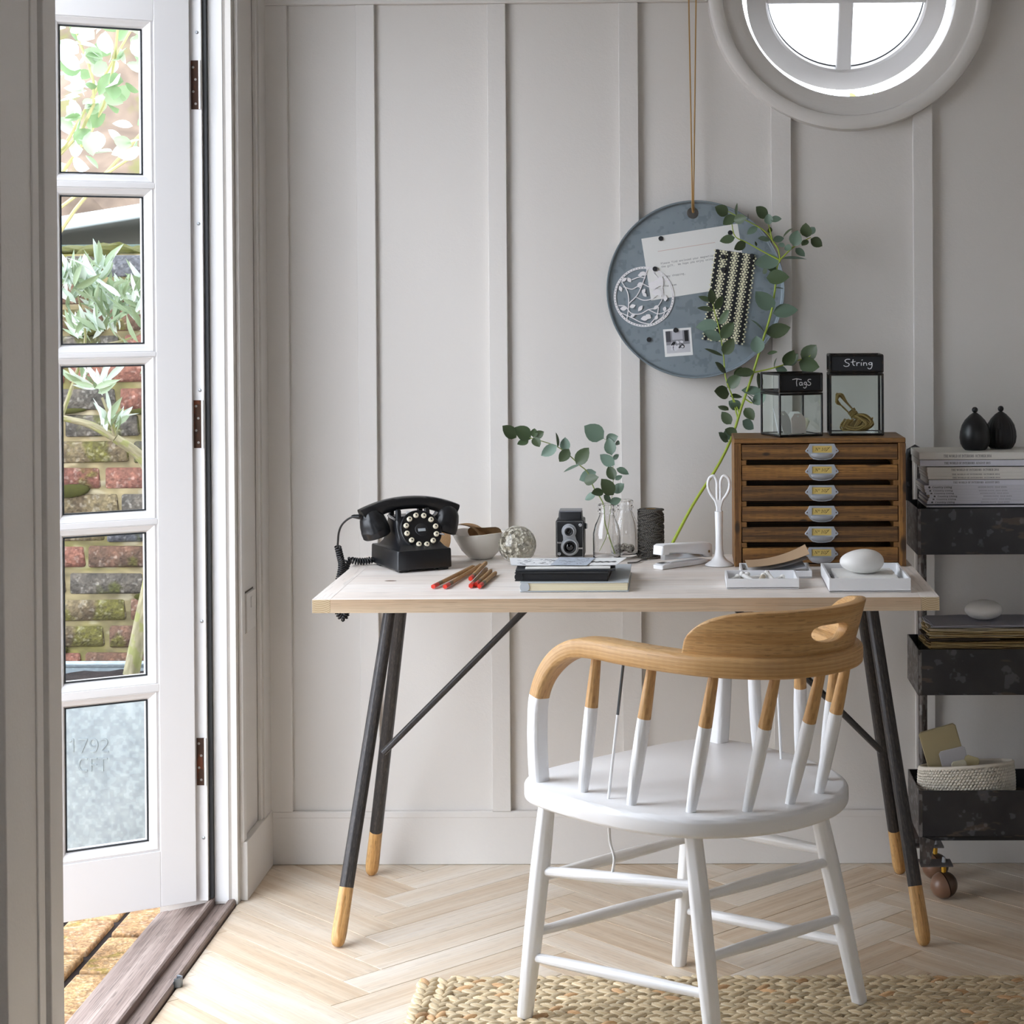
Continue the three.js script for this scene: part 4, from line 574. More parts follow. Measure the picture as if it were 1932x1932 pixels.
// telephone
{
  const t = thing('telephone', 'vintage black telephone with a ring of white push buttons on the desk', 'telephone', [-0.579, DY, 0.351], 0.503);
  part('base', loft([[0.0045, 0.0605, 0.0825, -0.006, 0.006], [0.006, 0.0622, 0.0845, -0.006, 0.006], [0.043, 0.0615, 0.0835, -0.006, 0.006], [0.0455, 0.0605, 0.0825, -0.006, 0.006]]), M.black, t);
  for (const [x, z] of [[-0.045, 0.06], [0.045, 0.06], [-0.045, -0.06], [0.045, -0.06]]) part('foot', bx(0.024, 0.006, 0.022, x, 0.003, z, 0.002), M.blackSatin, t);
  part('body', loft([[0.045, 0.0585, 0.0725, 0, 0.008], [0.049, 0.054, 0.066, 0, 0.012], [0.058, 0.049, 0.055, -0.004, 0.016], [0.072, 0.0455, 0.044, -0.009, 0.016], [0.09, 0.0435, 0.034, -0.014, 0.014], [0.104, 0.0425, 0.028, -0.016, 0.012], [0.112, 0.040, 0.026, -0.016, 0.012]]), M.black, t);
  for (const sx of [-1, 1]) for (const sz of [-1, 1]) part('cradle_prong', loft([[0.1, 0.006, 0.006, 0, 0.003], [0.124, 0.0055, 0.005, 0, 0.003], [0.127, 0.004, 0.0035, 0, 0.002]], 4).translate(sx * 0.033, 0, -0.016 + sz * 0.021), M.black, t);
  for (const sx of [-1, 1]) part('hook_pin', rod([[sx * 0.041, 0.106, 0.006], [sx * 0.054, 0.113, 0.006], [sx * 0.056, 0.117, 0.006]], 0.0028, 8), M.chrome, t);
  part('name_plate', bx(0.032, 0.008, 0.0016, 0.0, 0.1185, 0.0085, 0.0005), std({ color: 0xe9e9ea, roughness: 0.4 }), t);
  const d = new THREE.Group(); d.name = 'dial'; d.position.set(0.006, 0.0815, 0.036); d.rotation.x = -0.5; t.add(d);
  const flat = (p, seg) => lathe(p, seg).rotateX(Math.PI / 2);
  part('dial_plate', flat([[0.0001, -0.02], [0.04, -0.02], [0.046, -0.004], [0.047, 0.004], [0.0445, 0.0065], [0.042, 0.005], [0.026, 0.005], [0.0245, 0.007], [0.0001, 0.007]], 40), M.black, d);
  for (let k = 0; k < 12; k++) { const a = -0.35 - k / 12 * Math.PI * 2, b = part('button', flat([[0.0001, 0.0085], [0.0046, 0.0085], [0.0056, 0.0078], [0.0058, 0.004]], 14).translate(Math.cos(a) * 0.0345, Math.sin(a) * 0.0345, 0.001), M.cream, d); part('button_mark', bx(0.003, 0.0034, 0.0004, Math.cos(a) * 0.0345, Math.sin(a) * 0.0345, 0.0096), M.blackSatin, b); }
  part('dial_centre', flat([[0.0001, 0.0088], [0.013, 0.0088], [0.0145, 0.007]], 28), M.blackSatin, d);
  part('dial_label', bx(0.017, 0.0065, 0.0006, 0, -0.001, 0.009, 0.0002), std({ color: 0xaab0b4, roughness: 0.3 }), d);
  part('finger_stop', rod([[0.04, -0.012, 0.006], [0.047, -0.014, 0.008], [0.05, -0.014, 0.005]], 0.002, 6), M.chrome, d);
  const h = new THREE.Group(); h.name = 'handset'; h.position.set(0, 0.126, -0.016); t.add(h);
  { const rows = [], N = 28; for (let i = 0; i <= N; i++) { const s = -1 + 2 * i / N, x = s * 0.106, y = 0.013 - 0.026 * Math.pow(Math.abs(s), 2.3), hw = 0.0145 + 0.004 * s * s, hh = 0.0142 + 0.0045 * Math.pow(Math.abs(s), 3), sl = -0.026 * 2.3 * Math.pow(Math.abs(s), 1.3) * Math.sign(s) / 0.106, nx = -sl / Math.hypot(1, sl), ny = 1 / Math.hypot(1, sl), r = []; for (let k = 0; k < 20; k++) { const a = k / 20 * Math.PI * 2, c = Math.sign(Math.cos(a)) * Math.pow(Math.abs(Math.cos(a)), 0.75) * hw, e = Math.sign(Math.sin(a)) * Math.pow(Math.abs(Math.sin(a)), 0.75) * hh; r.push(V(x + nx * e, y + ny * e, c)); } rows.push(r); } const cap = (r) => { const c = r.reduce((a, p) => a.add(p), V(0, 0, 0)).multiplyScalar(1 / r.length); return r.map(() => c); }; part('handle', creased(grid([cap(rows[0]), ...rows, cap(rows[N])], true), 0.9), M.black, h); }
  for (const s of [-1, 1]) { const g = lathe([[0.0001, -0.052], [0.027, -0.052], [0.0305, -0.049], [0.031, -0.044], [0.0315, -0.038], [0.0313, -0.034], [0.0308, -0.033], [0.030, -0.022], [0.0265, -0.008], [0.019, 0.004], [0.009, 0.0105], [0.0001, 0.012]], 28).rotateZ(-s * 0.30).translate(s * 0.09, -0.007, 0.004); part(s < 0 ? 'mouthpiece' : 'earpiece', creased(g, 0.5), M.black, h); }
  part('cord_boot', rod([[-0.112, -0.012, 0.004], [-0.128, -0.0095, 0.006], [-0.133, -0.0095, 0.007]], [0.006, 0.0042, 0.003], 10), M.blackSatin, h);
}
{
  const t = new THREE.Group(); t.name = 'cord'; t.position.set(-0.735, 0.63, 0.33); scene.add(t);
  const P = (x, y, z) => [x + 0.735, y - 0.63, z - 0.33];
  part('lead', tube([P(-0.683, 0.8675, 0.414), P(-0.7, 0.866, 0.41), P(-0.722, 0.85, 0.395), P(-0.733, 0.83, 0.38), P(-0.737, 0.808, 0.37), P(-0.7385, 0.795, 0.367)], 0.0022, 8, 40), M.blackSatin, t);
  part('coil', coil([P(-0.738, 0.797, 0.366), P(-0.735, 0.775, 0.356), P(-0.7335, 0.755, 0.345), P(-0.739, 0.73, 0.335), P(-0.747, 0.70, 0.335), P(-0.745, 0.655, 0.337), P(-0.733, 0.637, 0.338), P(-0.724, 0.655, 0.335), P(-0.727, 0.71, 0.332), P(-0.7275, 0.745, 0.329), P(-0.72, 0.762, 0.327), P(-0.705, 0.7595, 0.322), P(-0.685, 0.759, 0.318), P(-0.672, 0.762, 0.316)], 0.0062, 0.0021, 0.0056), M.blackSatin, t);
  part('plug', rod([P(-0.672, 0.762, 0.316), P(-0.6645, 0.764, 0.312)], [0.006, 0.0055], 10), M.blackSatin, t);
  const phone = scene.getObjectByName('telephone'); scene.updateMatrixWorld(true); phone.attach(t);
}
// bowl with curled coir mats
{
  const t = thing('bowl', 'small handmade white ceramic bowl holding curled brown mats', 'bowl', [-0.4427, DY, 0.218]);
  const g = lathe([[0.0001, 0.0], [0.024, 0.0], [0.028, 0.003], [0.044, 0.02], [0.058, 0.043], [0.0655, 0.058], [0.0645, 0.0595], [0.0625, 0.0585], [0.054, 0.042], [0.04, 0.0215], [0.024, 0.0065], [0.0001, 0.006]], 48), p = g.attributes.position;
  for (let i = 0; i < p.count; i++) { const a = Math.atan2(p.getZ(i), p.getX(i)), y = p.getY(i), f = 1 + 0.03 * Math.sin(3 * a + y * 60) * (y / 0.06) + 0.015 * Math.sin(9 * a + y * 120); p.setX(i, p.getX(i) * f); p.setZ(i, p.getZ(i) * f); p.setY(i, y * (1 + 0.05 * Math.sin(2 * a))); } g.computeVertexNormals();
  part('body', g, std({ color: 0xf0ebe2, roughness: 0.45 }), t);
  M.coir = std({ map: rep(tex(256, 256, (u, v) => { const f = fbm(L0, u, v, 60, 60, 2), n = fbm(L1, u, v, 10, 10, 2); return mix3(hex(0x9a7650), hex(0xcaa478), clamp(f * 0.9 + n * 0.4 - 0.2)); }), 3), roughness: 0.95, side: THREE.DoubleSide, bumpMap: rep(brickBump, 3), bumpScale: 0.001 });
  const sheet = (fn, nu = 14, nv = 10) => { const top = [], bot = []; for (let i = 0; i <= nv; i++) { const a = [], b = []; for (let j = 0; j <= nu; j++) { const p = fn(j / nu, i / nv); a.push(p); b.push(p.clone().add(V(0.001, -0.0016, 0.0016))); } top.push(a); bot.push(b.reverse()); } return join(grid(top), grid(bot)); };
  single('coir_mat', 'brown mat curled up highest in the white bowl, beside the telephone', 'mat', sheet((u, v) => { const a = lerp(-0.6, 1.9, u); return V(-0.035 + 0.044 * Math.sin(a) - 0.01 * v, 0.03 + 0.045 * Math.cos(a * 0.8) + 0.006 * v, lerp(-0.035, 0.04, v) * (0.6 + 0.4 * Math.cos(a * 0.6))); }), M.coir, [-0.4427, DY, 0.218], 0, 'mats in the bowl');
  single('coir_mat', 'coarse brown mat lying flatter in the white bowl, towards the glass paperweight', 'mat', sheet((u, v) => { const a = u * Math.PI * 2, r = v * 0.038; return V(0.008 + Math.cos(a) * r, 0.058 + 0.016 * Math.sin(a * 1) * v - 0.006 * v * v + 0.003 * Math.sin(3 * a) * v, -0.008 + Math.sin(a) * r * 0.8); }, 24, 6), M.coir, [-0.4427, DY + 0.006, 0.218], 0, 'mats in the bowl');
  single('coir_mat', 'round brown mat hanging over the rim of the white bowl behind the telephone', 'mat', sheet((u, v) => { const a = u * Math.PI * 2, r = v * 0.034; return V(Math.cos(a) * r * 0.7, Math.sin(a) * r, Math.cos(a) * r * 0.55); }, 24, 6), M.coir, [-0.534, DY + 0.047, 0.205], 0, 'mats in the bowl');
}
// paperweight with a dandelion clock
{
  const R = 0.0418, t = thing('paperweight', 'clear glass globe paperweight with a dandelion clock inside', 'paperweight', [-0.353, DY, 0.3085]);
  part('globe', new THREE.SphereGeometry(R, 64, 40).translate(0, R, 0), phys({ color: 0xffffff, roughness: 0, transmission: 1, thickness: 0.08, ior: 1.46 }), t);
  const r = mulberry(81), gs = [], cs = V(0.001, R + 0.002, 0), fluff = new THREE.ConeGeometry(0.0042, 0.0045, 6, 1, true);
  for (let i = 0; i < 230; i++) { const u = r() * 2 - 1, a = r() * 6.283, d = V(Math.sqrt(1 - u * u) * Math.cos(a), u, Math.sqrt(1 - u * u) * Math.sin(a)); if (d.y < -0.9) continue; const L = 0.021 + r() * 0.0055, q = new THREE.Quaternion().setFromUnitVectors(V(0, 1, 0), d); const s = new THREE.CylinderGeometry(0.00016, 0.0002, L, 3, 1, true).translate(0, L / 2, 0).applyQuaternion(q).translate(cs.x, cs.y, cs.z); gs.push(s); gs.push(fluff.clone().rotateX(Math.PI).translate(0, L + 0.001, 0).applyQuaternion(q).translate(cs.x, cs.y, cs.z)); }
  const seeds = part('dandelion_seeds', join(gs), std({ color: 0xf2ecdc, roughness: 0.9, side: THREE.DoubleSide }), t); seeds.userData.kind = 'stuff';
  part('seed_head', new THREE.IcosahedronGeometry(0.0055, 2).translate(cs.x, cs.y, cs.z), std({ color: 0x8a7a5c, roughness: 0.9 }), t);
  part('stalk', rod([[0.001, R, 0], [0.001, 0.006, 0.002]], 0.0012, 6), std({ color: 0xd6c98a, roughness: 0.8 }), t);
}
// twin-lens camera
{
  const t = thing('film_camera', 'vintage black twin-lens reflex camera on the desk', 'camera', [-0.2415, DY, 0.2]);
  const w = 0.0635, D = 0.07;
  part('mount', lathe([[0.0001, 0], [0.024, 0], [0.025, 0.0015], [0.022, 0.003], [0.0001, 0.0032]], 28).translate(0.006, 0, 0.02), M.blackSatin, t);
  part('body', bx(w, 0.083, D, 0, 0.0445, 0, 0.0035), M.blackSatin, t);
  part('hood', loft([[0.086, 0.028, 0.03, 0, 0.004], [0.089, 0.026, 0.028, 0, 0.004], [0.1, 0.0255, 0.0275, 0, 0.003], [0.104, 0.0245, 0.0265, 0, 0.003]], 4), M.blackSatin, t);
  part('hood_lid', bx(0.05, 0.003, 0.054, 0, 0.105, 0, 0.001), std({ color: 0x8b8f96, roughness: 0.35, metalness: 0.7 }), t);
  part('front_trim', ext([[-0.0295, 0.004], [0.0295, 0.004], [0.0295, 0.084], [-0.0295, 0.084]], 0.0008, 0, 1, [[[-0.0285, 0.005], [-0.0285, 0.083], [0.0285, 0.083], [0.0285, 0.005]]]).translate(0, 0, D / 2), M.chrome, t);
  const z = D / 2, ring = (r0, r1, d) => lathe([[r0, 0], [r1, 0], [r1, d * 0.8], [r1 - 0.0008, d], [r0 + 0.0006, d], [r0, d * 0.7]], 36).rotateX(Math.PI / 2);
  const plate = new THREE.Shape(); plate.absarc(-0.002, 0.062, 0.0165, -0.6, Math.PI + 0.6, false); plate.absarc(0, 0.0275, 0.0205, Math.PI - 0.75, Math.PI * 2 + 0.75, false);
  M.satinSilver = std({ color: 0xb9bcc1, roughness: 0.35, metalness: 0.45 }); part('lens_plate', ext(plate, 0.004, 0.0006, 2).translate(0, 0, z), M.satinSilver, t);
  const lens = phys({ color: 0x0a0c12, roughness: 0.03, clearcoat: 1 });
  for (const [y, r] of [[0.062, 0.0105], [0.0275, 0.0155]]) { const x = y > 0.05 ? -0.002 : 0; const a = part('lens_ring', ring(r - 0.004, r + 0.0025, 0.009).translate(x, y, z + 0.003), M.satinSilver, t); part('lens_barrel', ring(r - 0.0055, r - 0.001, 0.0105).translate(x, y, z + 0.003), M.blackSatin, a); part('lens_glass', new THREE.SphereGeometry(r * 1.3, 24, 8, 0, Math.PI * 2, 0, 0.58).rotateX(Math.PI / 2).translate(x, y, z + 0.0085 - r * 1.06), lens, a); }
  for (const [x, y] of [[0.0235, 0.0755], [-0.024, 0.0115]]) part('knob', ring(0.0002, 0.004, 0.004).translate(x, y, z), M.chrome, t);
  part('lever', bx(0.01, 0.004, 0.002, -0.0235, 0.037, z + 0.004, 0.0006).rotateZ(0), M.chrome, t); part('lever', bx(0.011, 0.004, 0.002, 0.0225, 0.024, z + 0.004, 0.0006), M.chrome, t);
  part('side_knob', ring(0.0002, 0.0065, 0.006).rotateY(Math.PI / 2).translate(w / 2, 0.07, 0.006), M.chrome, t);
}
// bottles
function bottle(label, x, z, h) {
  const t = thing('glass_bottle', label, 'bottle', [x, DY, z], 0, 'clear glass bottles'), k = h / 0.127;
  const prof = [[0.0001, 0.001], [0.026, 0.0], [0.0298, 0.003], [0.0306, 0.008], [0.031, 0.05], [0.0305, 0.062], [0.026, 0.08], [0.0195, 0.094], [0.0165, 0.102], [0.0165, 0.107], [0.0195, 0.109], [0.0197, 0.112], [0.0172, 0.115], [0.0172, 0.119], [0.0192, 0.121], [0.0192, 0.1255], [0.0175, 0.127], [0.0148, 0.1255], [0.0145, 0.104], [0.0175, 0.094], [0.024, 0.079], [0.0285, 0.061], [0.029, 0.05], [0.0286, 0.01], [0.026, 0.006], [0.0001, 0.007]].map(([r, y]) => [r, y * k]);
  part('glass', lathe(prof, 48), M.glass, t); return t;
}
bottle('clear glass milk bottle holding two eucalyptus sprigs', -0.1583, 0.258, 0.125);
bottle('clear glass milk bottle behind the sprigs, with speckled eggs inside', -0.1195, 0.196, 0.127);
{
  const eggM = std({ map: tex(256, 128, (u, v) => { const s = sstep(0.6, 0.66, fbm(L0, u, v, 16, 10, 3)), n = fbm(L1, u, v, 8, 6, 2); return mix3(mix3(hex(0xe9e4d8), hex(0xd9d2c2), n), hex(0x5a4632), s * 0.85); }), roughness: 0.55 });
  [[-0.132, 0.018, 0.204, 0.3, 'leaning on the side nearest the camera'], [-0.108, 0.0185, 0.202, 1.2, 'lying towards the twine spool'], [-0.121, 0.0185, 0.183, 2.2, 'at the back']].forEach(([x, y, z, a, w], i) => { const g = new THREE.SphereGeometry(0.0098, 20, 14).scale(1.25, 1, 1); single('quail_egg', `speckled quail egg in the rear glass bottle, ${w}`, 'egg', g, eggM, [x, DY + y - 0.0005, z], a, 'quail eggs'); });
}
function plant(name, label, data, stemR, mats, stemM, pos) {
  const t = thing(name, label, 'plant', pos), r = mulberry(name.length * 7), O = V(...pos);
  data.stems.forEach((s, k) => { const q = new THREE.CatmullRomCurve3(s.map((p) => V(...p).sub(O))).getPoints(s.length * 3), R = k === 0 ? stemR : stemR * 0.5; part('stem', rod(q, q.map((_, i) => R * lerp(1, 0.5, i / q.length)), 8), stemM, t); });
  data.leaves.forEach(([a, b, w]) => {
    const A = V(...a).sub(O), B = V(...b).sub(O), d = B.clone().sub(A), len = d.length(), key = w < 0.15 ? 0 : w < 0.27 ? 1 : w < 0.37 ? 2 : 3;
    const ws = [0.3, 0.3, 0.34, 0.4], g = leafGeo(ws[key], (r() - 0.5) * 0.3, 0.2, 0.75), n = V((r() - 0.5) * 0.9, (r() - 0.2) * 0.9, 1); if (key === 0) n.set(r() < 0.5 ? 1 : -1, 0.8, 0.25); if (key === 1) n.add(V(0.9, 0.5, 0));
    leaf(t, g, mats[Math.floor(r() * mats.length)], A, d, n, len);
  });
  return t;
}
const eucMats = [leafMat(0x748c7c, 0.5, 0.15), leafMat(0x4f6243, 0.45, 0.15), leafMat(0x627866, 0.5, 0.15), leafMat(0x48573a, 0.45, 0.15)];
M.euStem = std({ color: 0x8d9a52, roughness: 0.6 }); M.limeStem = std({ color: 0x9fb23a, roughness: 0.55 });
plant('eucalyptus_sprig', 'two short eucalyptus sprigs standing in the front glass bottle', SPRIG, 0.0016, eucMats, M.euStem, [-0.145, DY + 0.006, 0.258]);
plant('eucalyptus_branch', 'tall leaning eucalyptus branch reaching up past the round noticeboard', TALL, 0.0036, eucMats, M.limeStem, [0.0, DY, 0.262]);
// spool of black twine
{
  const t = thing('twine_spool', 'spool of dark bakers twine standing behind the stapler', 'twine', [-0.061, DY, 0.215]);
  const tw = std({ map: rep(tex(256, 64, (u, v) => { const s = 0.5 + 0.5 * Math.sin((u * 16 + v * 2) * Math.PI * 2); return mix3([0.16, 0.16, 0.165], [0.58, 0.55, 0.5], sstep(0.55, 1, s)); }), 3, 1), roughness: 0.85 });
  part('core', lathe([[0.0001, 0.0], [0.012, 0], [0.012, 0.109], [0.009, 0.109], [0.009, 0.004], [0.0001, 0.004]], 20), std({ color: 0x9a7a4d, roughness: 0.9 }), t);
  const q = [], N = 900, turns = 46; for (let i = 0; i <= N; i++) { const f = i / N, a = f * turns * Math.PI * 2, y = 0.0555 + 0.051 * Math.sin(f * Math.PI * 2 * 2.5 + 0.4), R = 0.0255 + 0.0025 * Math.cos((y - 0.0555) / 0.053 * 1.4) ; q.push(V(Math.cos(a) * R, y, Math.sin(a) * R)); }
  part('winding_body', lathe([[0.012, 0.001], [0.023, 0.002], [0.026, 0.008], [0.0268, 0.055], [0.026, 0.103], [0.023, 0.109], [0.012, 0.109]], 32), tw, t);
  const wind = []; for (let k = 0; k < 40; k++) { const tilt = (k % 2 ? 1.1 : -1.1) + 0.5 * Math.sin(k * 2.4), y = 0.008 + (k + 0.5) / 40 * 0.094; const pts = []; for (let i = 0; i < 28; i++) { const a = i / 28 * Math.PI * 2, yy = clamp(y + 0.012 * tilt * Math.sin(a + k), 0.003, 0.107); pts.push(V(Math.cos(a) * (0.0276 + (k % 2) * 0.0012), yy, Math.sin(a) * (0.0276 + (k % 2) * 0.0012))); } wind.push(new THREE.TubeGeometry(new THREE.CatmullRomCurve3(pts, true), 40, 0.0017, 5, true)); }
  const wg = part('twine_winding', join(wind), tw, t); wg.userData.kind = 'stuff';
  part('loose_end', tube([[0.0, 0.004, 0.028], [-0.008, 0.0022, 0.045], [-0.02, 0.002, 0.06], [-0.026, 0.002, 0.085], [-0.034, 0.002, 0.1], [-0.05, 0.002, 0.105]], 0.0017, 6, 30), tw, t);
}
// stapler
{
  const t = thing('stapler', 'white plastic stapler standing on the desk', 'stapler', [0.012, DY, 0.348], 0.78);
  const prof = (pts, w, b) => creased(ext(pts, w, b, 3).translate(0, 0, -w / 2), 0.6);
  part('base', prof([[-0.078, 0.0], [0.074, 0.0], [0.076, 0.006], [0.05, 0.011], [-0.07, 0.011], [-0.079, 0.008]], 0.03, 0.002), M.white, t);
  part('arm', prof([[-0.08, 0.031], [-0.078, 0.05], [-0.07, 0.053], [0.066, 0.045], [0.074, 0.041], [0.076, 0.012], [0.058, 0.013], [0.05, 0.02], [-0.055, 0.035], [-0.058, 0.03]], 0.031, 0.004), M.white, t);
  part('magazine', prof([[-0.064, 0.018], [0.055, 0.014], [0.055, 0.024], [-0.05, 0.031], [-0.064, 0.031]], 0.014, 0.0008), M.chrome, t);
  part('anvil', bx(0.024, 0.0015, 0.016, -0.062, 0.0115, 0, 0.0004), M.chrome, t);
  part('hinge_pin', rod([[0.062, 0.026, -0.0165], [0.062, 0.026, 0.0165]], 0.003, 10), M.chrome, t);
}
// scissors in their stand
{
  const t = thing('scissors_stand', 'white pedestal stand for scissors beside the drawer chest', 'stand', [0.089, DY, 0.349]);
  part('body', lathe([[0.0001, 0], [0.031, 0], [0.0315, 0.002], [0.028, 0.0045], [0.017, 0.0115], [0.0105, 0.021], [0.0082, 0.035], [0.0078, 0.06], [0.009, 0.116], [0.0088, 0.118], [0.0065, 0.1175], [0.0062, 0.06], [0.0001, 0.058]], 36), M.white, t);
  const s = thing('scissors', 'white-handled scissors dropped handles-up into their white stand', 'scissors', [0.089, DY + 0.062, 0.349]);
  part('blades', join(bx(0.0085, 0.055, 0.0035, 0, 0.028, 0, 0.001)), M.chrome, s);
  for (const k of [-1, 1]) { const g = tube([[k * 0.0028, 0.052, 0], [k * 0.0035, 0.078, 0], [k * 0.0038, 0.1, 0], [k * 0.0045, 0.122, 0], [k * 0.0105, 0.1325, 0], [k * 0.019, 0.129, 0], [k * 0.0235, 0.117, 0], [k * 0.022, 0.103, 0], [k * 0.015, 0.089, 0], [k * 0.008, 0.08, 0], [k * 0.0035, 0.066, 0]], 0.0033, 8, 60); part('handle', g, M.white, s); }
  part('boss', bx(0.012, 0.03, 0.006, 0, 0.067, 0, 0.003), M.white, s);
}
// drawer chest
M.chestWood = [0, 1, 2].map((k) => std({ map: rep(woodTex(mix3(hex(0xa9793c), hex(0x875f31), k / 2), mix3(hex(0x624020), hex(0x47301a), k / 2), { w: 1024, h: 256, streak: 1.15, pores: 0.5, rings: 2 + k, seed: [L0, L1, L2][k], knots: k === 0 ? [[0.22, 0.5, 0.1], [0.9, 0.45, 0.13]] : k === 1 ? [[0.7, 0.4, 0.06]] : [] }), 2.6, 14), roughness: 0.5 }));
const tagTex = canvasTex(256, 96, (g, w, h) => { g.fillStyle = '#d9bd6e'; g.fillRect(0, 0, w, h); const r = mulberry(3); for (let i = 0; i < 200; i++) { g.fillStyle = `rgba(120,90,30,${0.12 * r()})`; g.fillRect(r() * w, r() * h, 6 * r(), 6 * r()); } g.strokeStyle = '#3a2c18'; g.lineWidth = 5; g.lineCap = 'round'; g.font = 'italic 56px serif'; g.fillStyle = '#3a2c18'; g.fillText('Nº 107', 34, 68); g.beginPath(); g.moveTo(176, 74); g.lineTo(226, 22); g.stroke(); });
{
  const x0 = 0.1215, x1 = 0.4915, z0 = 0.2, z1 = 0.375, y0 = 0, y1 = 0.277, cx = (x0 + x1) / 2, t = thing('drawer_chest', 'small stained wooden chest of six shallow drawers with metal label holders', 'drawer chest', [cx, DY, (z0 + z1) / 2]);
  const hx = (x1 - x0) / 2, hz = (z1 - z0) / 2, th = 0.0155;
  const wood = (g, k, a, o = 0) => uvBox(g, a, 1, o, o * 0.7);
  part('top', wood(span(-hx, hx, y1 - 0.011, y1, -hz, hz, 0.002), 0, 'x'), M.chestWood[1], t);
  part('side', wood(span(-hx, -hx + th, 0, y1 - 0.011, -hz, hz, 0.001), 0, 'y'), M.chestWood[0], t); part('side', wood(span(hx - th, hx, 0, y1 - 0.011, -hz, hz, 0.001), 0, 'y', 0.3), M.chestWood[0], t);
  part('back', span(-hx + th, hx - th, 0, y1 - 0.011, -hz, -hz + 0.006), M.chestWood[2], t); part('bottom', span(-hx + th, hx - th, 0.0, 0.005, -hz, hz - 0.004), M.chestWood[2], t);
  const holder = new THREE.Shape(); [[-0.036, 0.002], [-0.03, 0.009], [-0.0265, 0.0165], [0.0265, 0.0165], [0.03, 0.009], [0.036, 0.002], [0.0355, -0.001], [0.03, -0.004], [0.026, -0.0105], [0.019, -0.0165], [0.008, -0.0185], [-0.008, -0.0185], [-0.019, -0.0165], [-0.026, -0.0105], [-0.03, -0.004], [-0.0355, -0.001]].forEach(([x, y], i) => i ? holder.lineTo(x, y) : holder.moveTo(x, y));
  holder.holes.push(new THREE.Path([[-0.0215, -0.003], [-0.0215, 0.0125], [0.0215, 0.0125], [0.0215, -0.003]].map((p) => new THREE.Vector2(...p)))); for (const s of [-1, 1]) { const h = new THREE.Path(); h.absarc(s * 0.0312, 0.002, 0.0018, 0, 7, true); holder.holes.push(h); }
  const hg = ext(holder, 0.0022, 0.0004, 1), tin = std({ color: 0xb4b9c0, roughness: 0.45, metalness: 0.55 }), tagM = std({ map: tagTex, roughness: 0.85 });
  const lip = (() => { const rows = []; for (let i = 0; i <= 12; i++) { const a = lerp(-1, 1, i / 12), row = []; for (let k = 0; k <= 6; k++) { const b = k / 6 * Math.PI / 2; row.push(V(a * 0.0245 * (1 - 0.25 * (1 - Math.cos(b))), -0.0045 - 0.0125 * Math.sin(b) * (1 - 0.3 * a * a), 0.002 + 0.011 * Math.cos(b) * (1 - 0.55 * a * a))); } rows.push(row); } return grid(rows); })();
  const tin2 = std({ color: 0xb4b9c0, roughness: 0.45, metalness: 0.55, side: THREE.DoubleSide });
  for (let k = 0; k < 6; k++) {
    const yt = y1 - 0.0135 - k * 0.0446, yb = yt - 0.0325, m = M.chestWood[[1, 0, 2, 1, 2, 0][k]], d = new THREE.Group(); d.name = 'drawer'; t.add(d);
    part('drawer_front', uvBox(span(-hx + th + 0.0015, hx - th - 0.0015, yb, yt, hz - 0.012, hz - 0.0015, 0.0015), 'x', 1, k * 0.23, k * 0.31), m, d);
    part('drawer_box', span(-hx + th + 0.004, hx - th - 0.004, yb + 0.002, yb + 0.005, -hz + 0.008, hz - 0.012), M.chestWood[2], d);
    if (k < 5) part('runner', join(span(-hx + th, -hx + th + 0.011, yb - 0.0115, yb - 0.001, -hz + 0.006, hz - 0.002), span(hx - th - 0.011, hx - th, yb - 0.0115, yb - 0.001, -hz + 0.006, hz - 0.002)), M.chestWood[0], d);
    const L = part('label_holder', hg.clone().translate(0.005 - k * 0.0005, (yt + yb) / 2 + 0.001, hz - 0.0016), tin, d); part('pull', lip.clone().translate(0.005 - k * 0.0005, (yt + yb) / 2 + 0.001, hz - 0.0016), tin2, d);
    part('card', uvBoxCard(new THREE.BoxGeometry(0.043, 0.0155, 0.0006).translate(0.005 - k * 0.0005, (yt + yb) / 2 + 0.0058, hz - 0.0011)), tagM, d);
  }
}
function uvBoxCard(g) { return g; }
// glass-and-metal boxes with chalkboard fronts
M.caseMetal = std({ map: rep(tex(128, 128, (u, v) => { const s = sstep(0.55, 0.7, fbm(L0, u, v, 12, 12, 3)); return mix3([0.11, 0.11, 0.115], [0.34, 0.27, 0.2], s * 0.6); }), 8), roughness: 0.4, metalness: 0.5 });
M.caseGlass = phys({ color: 0xf4faf8, roughness: 0.01, transmission: 1, thickness: 0, ior: 1.5 });
function chalk(strokes, w) { return canvasTex(512, 192, (g) => { g.fillStyle = '#17191d'; g.fillRect(0, 0, 512, 192); const r = mulberry(8); for (let i = 0; i < 400; i++) { g.fillStyle = `rgba(200,200,210,${0.03 * r()})`; g.fillRect(r() * 512, r() * 192, 20 * r(), 5 * r()); } g.strokeStyle = 'rgba(232,234,238,0.95)'; g.lineWidth = w; g.lineCap = g.lineJoin = 'round'; for (const s of strokes) { g.beginPath(); s.forEach((p, i) => { if (!i) g.moveTo(p[0], p[1]); else if (p.length === 4) g.quadraticCurveTo(...p); else g.lineTo(...p); }); g.stroke(); } }); }
const chalkTags = chalk([[[150, 55], [200, 46], [262, 58]], [[207, 50], [198, 90], [204, 132]], [[268, 92], [240, 82, 238, 108], [240, 134, 266, 122], [272, 108, 272, 92], [272, 116, 280, 126]], [[326, 92], [300, 82, 298, 106], [302, 126, 324, 114], [328, 92], [332, 140, 318, 156], [300, 166, 290, 150]], [[384, 58], [350, 52, 346, 72], [352, 88, 374, 94], [392, 112, 372, 126], [352, 132, 342, 120]]], 10);
